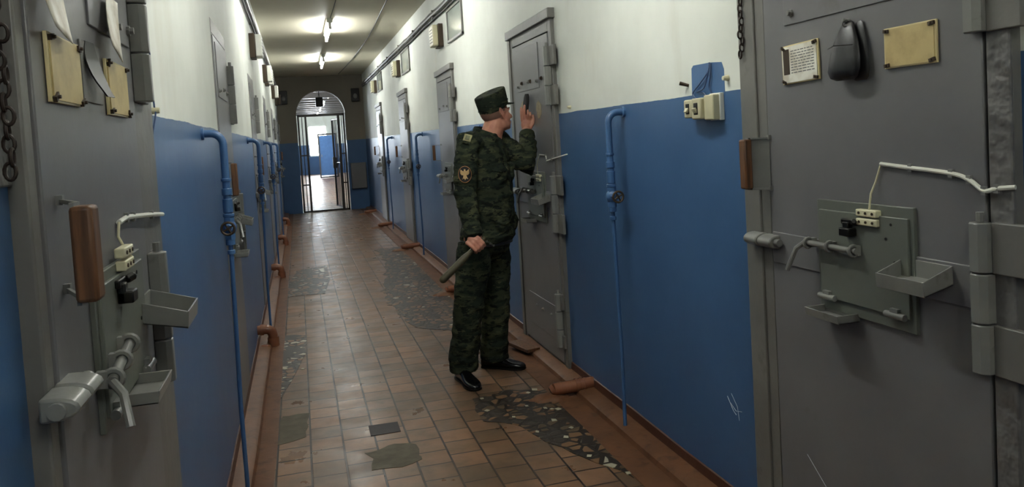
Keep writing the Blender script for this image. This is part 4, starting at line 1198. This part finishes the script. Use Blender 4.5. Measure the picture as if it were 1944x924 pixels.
def ovalpts(a, b, n=28, top=0): return [(a*math.cos(2*PI*i/n), b*math.sin(2*PI*i/n)*(1.0 if math.sin(2*PI*i/n) < 0 else 1-top)) for i in range(n)]
pc = V((.935, 4.50, 1.288))
pb = drape('sleeve_patch', M['badgebase'], ovalpts(.040, .050), pc, VR, Z, .004, .002, jacket, from_dir=VN); pb['label'] = 'oval black sleeve badge with a cream eagle'
ring = ovalpts(.038, .048, 36)
m = MB()
pts3 = []
for a, b in ring+ring[:1]:
    p = pc+VR*a+Z*b; h_ = dgj.ray_cast(p+VN*.15, -VN, .4); pts3.append((h_[0] if h_[0] else p)+VN*.0055)
m.tube(pts3, .0016, 6, cap=False); m.build('badge_border', M['badgerim'], pb)
eag = [(0, .032), (.006, .026), (.005, .018), (.012, .020), (.024, .030), (.027, .018), (.026, .004), (.018, -.004), (.008, -.004), (.013, -.020), (.018, -.028), (.006, -.024), (0, -.034)]
eag = eag+[(-x_, z_) for x_, z_ in reversed(eag[1:-1])]
drape('eagle_emblem', M['badge'], eag, pc, VR, Z, .0062, .0012, pb, from_dir=VN)
# shoulder slide and strap
sc = V((.978, 4.56, 1.492)); snn = nrm(V((-.26, -.85, .42)))
su = nrm(V((.55, .60, .78))-snn*V((.55, .60, .78)).dot(snn)); sv = nrm(snn.cross(su))
st = drape('shoulder_strap', M['camo'], [(-.035, -.024), (.075, -.020), (.085, 0), (.075, .020), (-.035, .024)], sc, su, sv, .005, .004, jacket, from_dir=snn)
sl = drape('shoulder_slide', M['slide'], [(-.020, -.024), (.024, -.024), (.024, .024), (-.020, .024)], sc, su, sv, .009, .003, st, from_dir=snn)
drape('slide_panel', M['slidein'], [(-.012, -.013), (.016, -.013), (.016, .013), (-.012, .013)], sc, su, sv, .0112, .001, sl, from_dir=snn)
for zz, s_ in ((1.325, -1), (1.325, 1), (1.005, -1), (1.005, 1)):
    c = V((1.125, 4.766, zz))+Ld*s_*.088+Fd*.12; ud = nrm(Ld-Fd*s_*.42)
    drape('pocket_flap', M['camo'], [(-.060, .012), (.060, .012), (.060, -.030), (0, -.046), (-.060, -.030)], c, ud, Z, .005, .005, jacket, from_dir=nrm(Fd+Ld*s_*.42))
drape('placket', M['camo'], [(-.020, .27), (.020, .27), (.020, -.30), (-.020, -.30)], V((1.125, 4.766, 1.19))+Fd*.12, Ld, Z, .003, .004, jacket, from_dir=Fd)
m = MB()
w_ = nrm(RWR-REL); a_ = w_.orthogonal().normalized(); b_ = w_.cross(a_)
limb(m, [RWR-w_*.035, RWR+w_*.014], [.0565, .055], 20, False); limb(m, [LWR-nrm(LWR-LEL)*.035, LWR+nrm(LWR-LEL)*.008], [.053, .051], 20, False)
m.build('cuff', M['camo'], jacket, bevel=.006)

# trousers with baggy folds over the shoes
t_ = MB()
loft(t_, [(HIP-Z*.13, Ld*.08, Fd*.08), (HIP-Z*.12, Ld*.17, Fd*.13), (HIP-Z*.02, Ld*.185, Fd*.142), (HIP+Z*.04, Ld*.172, Fd*.135), (HIP+Z*.05, Ld*.1, Fd*.1)], 24)
def leg(hip, kn, an, front):
    a = V(hip); pts = [a, a.lerp(kn, .35), a.lerp(kn, .7), V(kn), V(kn).lerp(an, .4), V(kn).lerp(an, .75), V(an)+V((0, 0, .02)), V(an)-V((0, 0, .045))]
    limb(t_, pts, [.112, .108, .100, .094, .091, .090, .091, .086], 20, False)
leg(RHIP+V((.0, 0, -.03)), RKN, RAN+V((.018, -.0, 0)), None); leg(LHIP+V((.015, 0, -.03)), LKN+V((.01, 0, 0)), LAN+V((.025, -.01, 0)), None)
for an in (RAN, LAN):
    t_.torus(an+V((.02, -.01, .03)), (.1, .1, 1), .070, .020, 20, 10)
trousers = fuse(t_, 'trousers', M['camo'], person, .008, 3, folds(10, .010, squash=1.6))
# belt, and a small chain at the hem
m = MB(); secs = []
for zz in (.868, .832): secs.append([V((1.105, 4.775, zz))+Ld*.196*math.cos(2*PI*k_/40)+Fd*.160*math.sin(2*PI*k_/40) for k_ in range(40)])
m.rings(secs); m.build('belt', M['black'], trousers, bevel=.004)
m = MB()
for i in range(9):
    a = -.10+i*.011; p = V((1.125, 4.766, .90-.02*i*.35))+Fd*.176*math.cos(.9)-Ld*.205*math.sin(.9)+VR*a*.9
    m.torus(p+VN*.012, VR if i % 2 else VN, .0045, .0014, 10, 5)
m.build('key_chain', M['hard'], jacket)

# shoes
def shoe(an, toe, name='shoe'):
    d = nrm(V((toe.x-an.x, toe.y-an.y, 0))); s_ = V((-d.y, d.x, 0)); heel = V((an.x, an.y, 0))-d*.065; L_ = (V((toe.x, toe.y, 0))-heel).length
    m = MB(); rr = []
    prof = [(0, .012, .010, .055), (.01, .026, .010, .075), (.05, .036, .010, .10), (.28, .036, .010, .105), (.42, .037, .010, .085), (.55, .042, .010, .066), (.70, .049, .010, .054), (.84, .047, .010, .047), (.94, .036, .010, .040), (.99, .018, .010, .030), (1.0, .006, .012, .022)]
    for t, w, zb_, zt_ in prof:
        c = heel+d*L_*t; r_ = []
        for k_ in range(20):
            a = 2*PI*k_/20; x_ = math.cos(a); y_ = math.sin(a)
            z_ = zb_+(zt_-zb_)*(.5+.5*y_) if y_ > 0 else zb_+(zt_-zb_)*.5*(1+max(y_*1.6, -1))
            r_.append(c+s_*w*x_*(1 if y_ > 0 else 1.0)+Z*z_)
        rr.append(r_)
    m.rings(rr)
    o = m.build(name, M['boot'], person); ss = o.modifiers.new('sub', 'SUBSURF'); ss.levels = 1; ss.render_levels = 2
    m = MB(); out = [(0, .0), (.02, .03), (.1, .037), (.3, .036), (.45, .037), (.58, .044), (.72, .051), (.85, .049), (.95, .037), (1.0, .012)]
    P_ = [heel+d*L_*t+s_*w for t, w in out]+[heel+d*L_*t-s_*w for t, w in reversed(out)]
    m.prism([p+Z*.001 for p in P_], (0, 0, .013))
    Pk = [heel+d*L_*t+s_*w for t, w in out[:4]]+[heel+d*L_*t-s_*w for t, w in reversed(out[:4])]
    m.build('sole', M['blackmetal'], o)
    return o
shoe(RAN, V((.925, 4.475, 0))); shoe(LAN, V((1.31, 4.765, 0)))

# cap: flat-topped field cap, crown leaning back, short peak
m = MB(); rr = []
cu = nrm(Hu+Hf*-.10+V((0, 0, .0))); cf = nrm(Hf-cu*Hf.dot(cu)+cu*.05); cl = Hl
CC = H(-.008, 0, .060)
def capring(h, rf, rl, cen=0, tilt=.0):
    return [CC+cu*(h+tilt*math.cos(2*PI*k_/32))+cf*(cen+rf*math.cos(2*PI*k_/32))+cl*rl*math.sin(2*PI*k_/32) for k_ in range(32)]
m.rings([capring(-.028, .090, .072, 0, .012), capring(-.026, .103, .084, 0, .012), capring(.0, .106, .086, -.001, .011), capring(.05, .109, .089, -.003, .009), capring(.082, .111, .091, -.004, .009), capring(.090, .107, .087, -.004, .009), capring(.088, .06, .05, -.004, .005), capring(.087, .01, .01, 0, 0)])
cap = m.build('cap', M['camocap'], person)
ss = cap.modifiers.new('sub', 'SUBSURF'); ss.levels = 1; ss.render_levels = 1
m = MB(); g = []
for i in range(13):
    a = math.radians(-58+116*i/12)
    inn = CC+cf*.102*math.cos(a)+cl*.084*math.sin(a)+cu*(-.010)
    ln = .048*math.cos(a*1.35)**.7 if abs(a*1.35) < PI/2 else .001
    ot = inn+nrm(cf+cl*math.sin(a)*.35)*ln-cu*(ln*.38)
    g.append([inn, ot, ot-cu*.004, inn-cu*.005])
m.rings(g); m.build('peak', M['camocap'], cap)
m = MB(); m.tube([p+cu*0 for p in capring(.004, .1075, .0875, -.001, .011)]+[capring(.004, .1075, .0875, -.001, .011)[0]], .002, 6, cap=False); m.build('band_seam', M['camocap'], cap)

# the baton is a thing of its own, held in the right fist
bt = empty('baton', tuple(HC-Bd*.055), 0, label='thick olive rubber baton held low in the guard\'s right fist', cat='baton')
m = MB(); p0 = -Bd*0; limb(m, [p0, Bd*.16], [.0150, .0155], 16); m.build('grip', M['baton'], bt)
m = MB(); limb(m, [Bd*.13, Bd*.16, Bd*.335], [.0170, .0215, .0220], 18); m.build('shaft', M['baton'], bt)
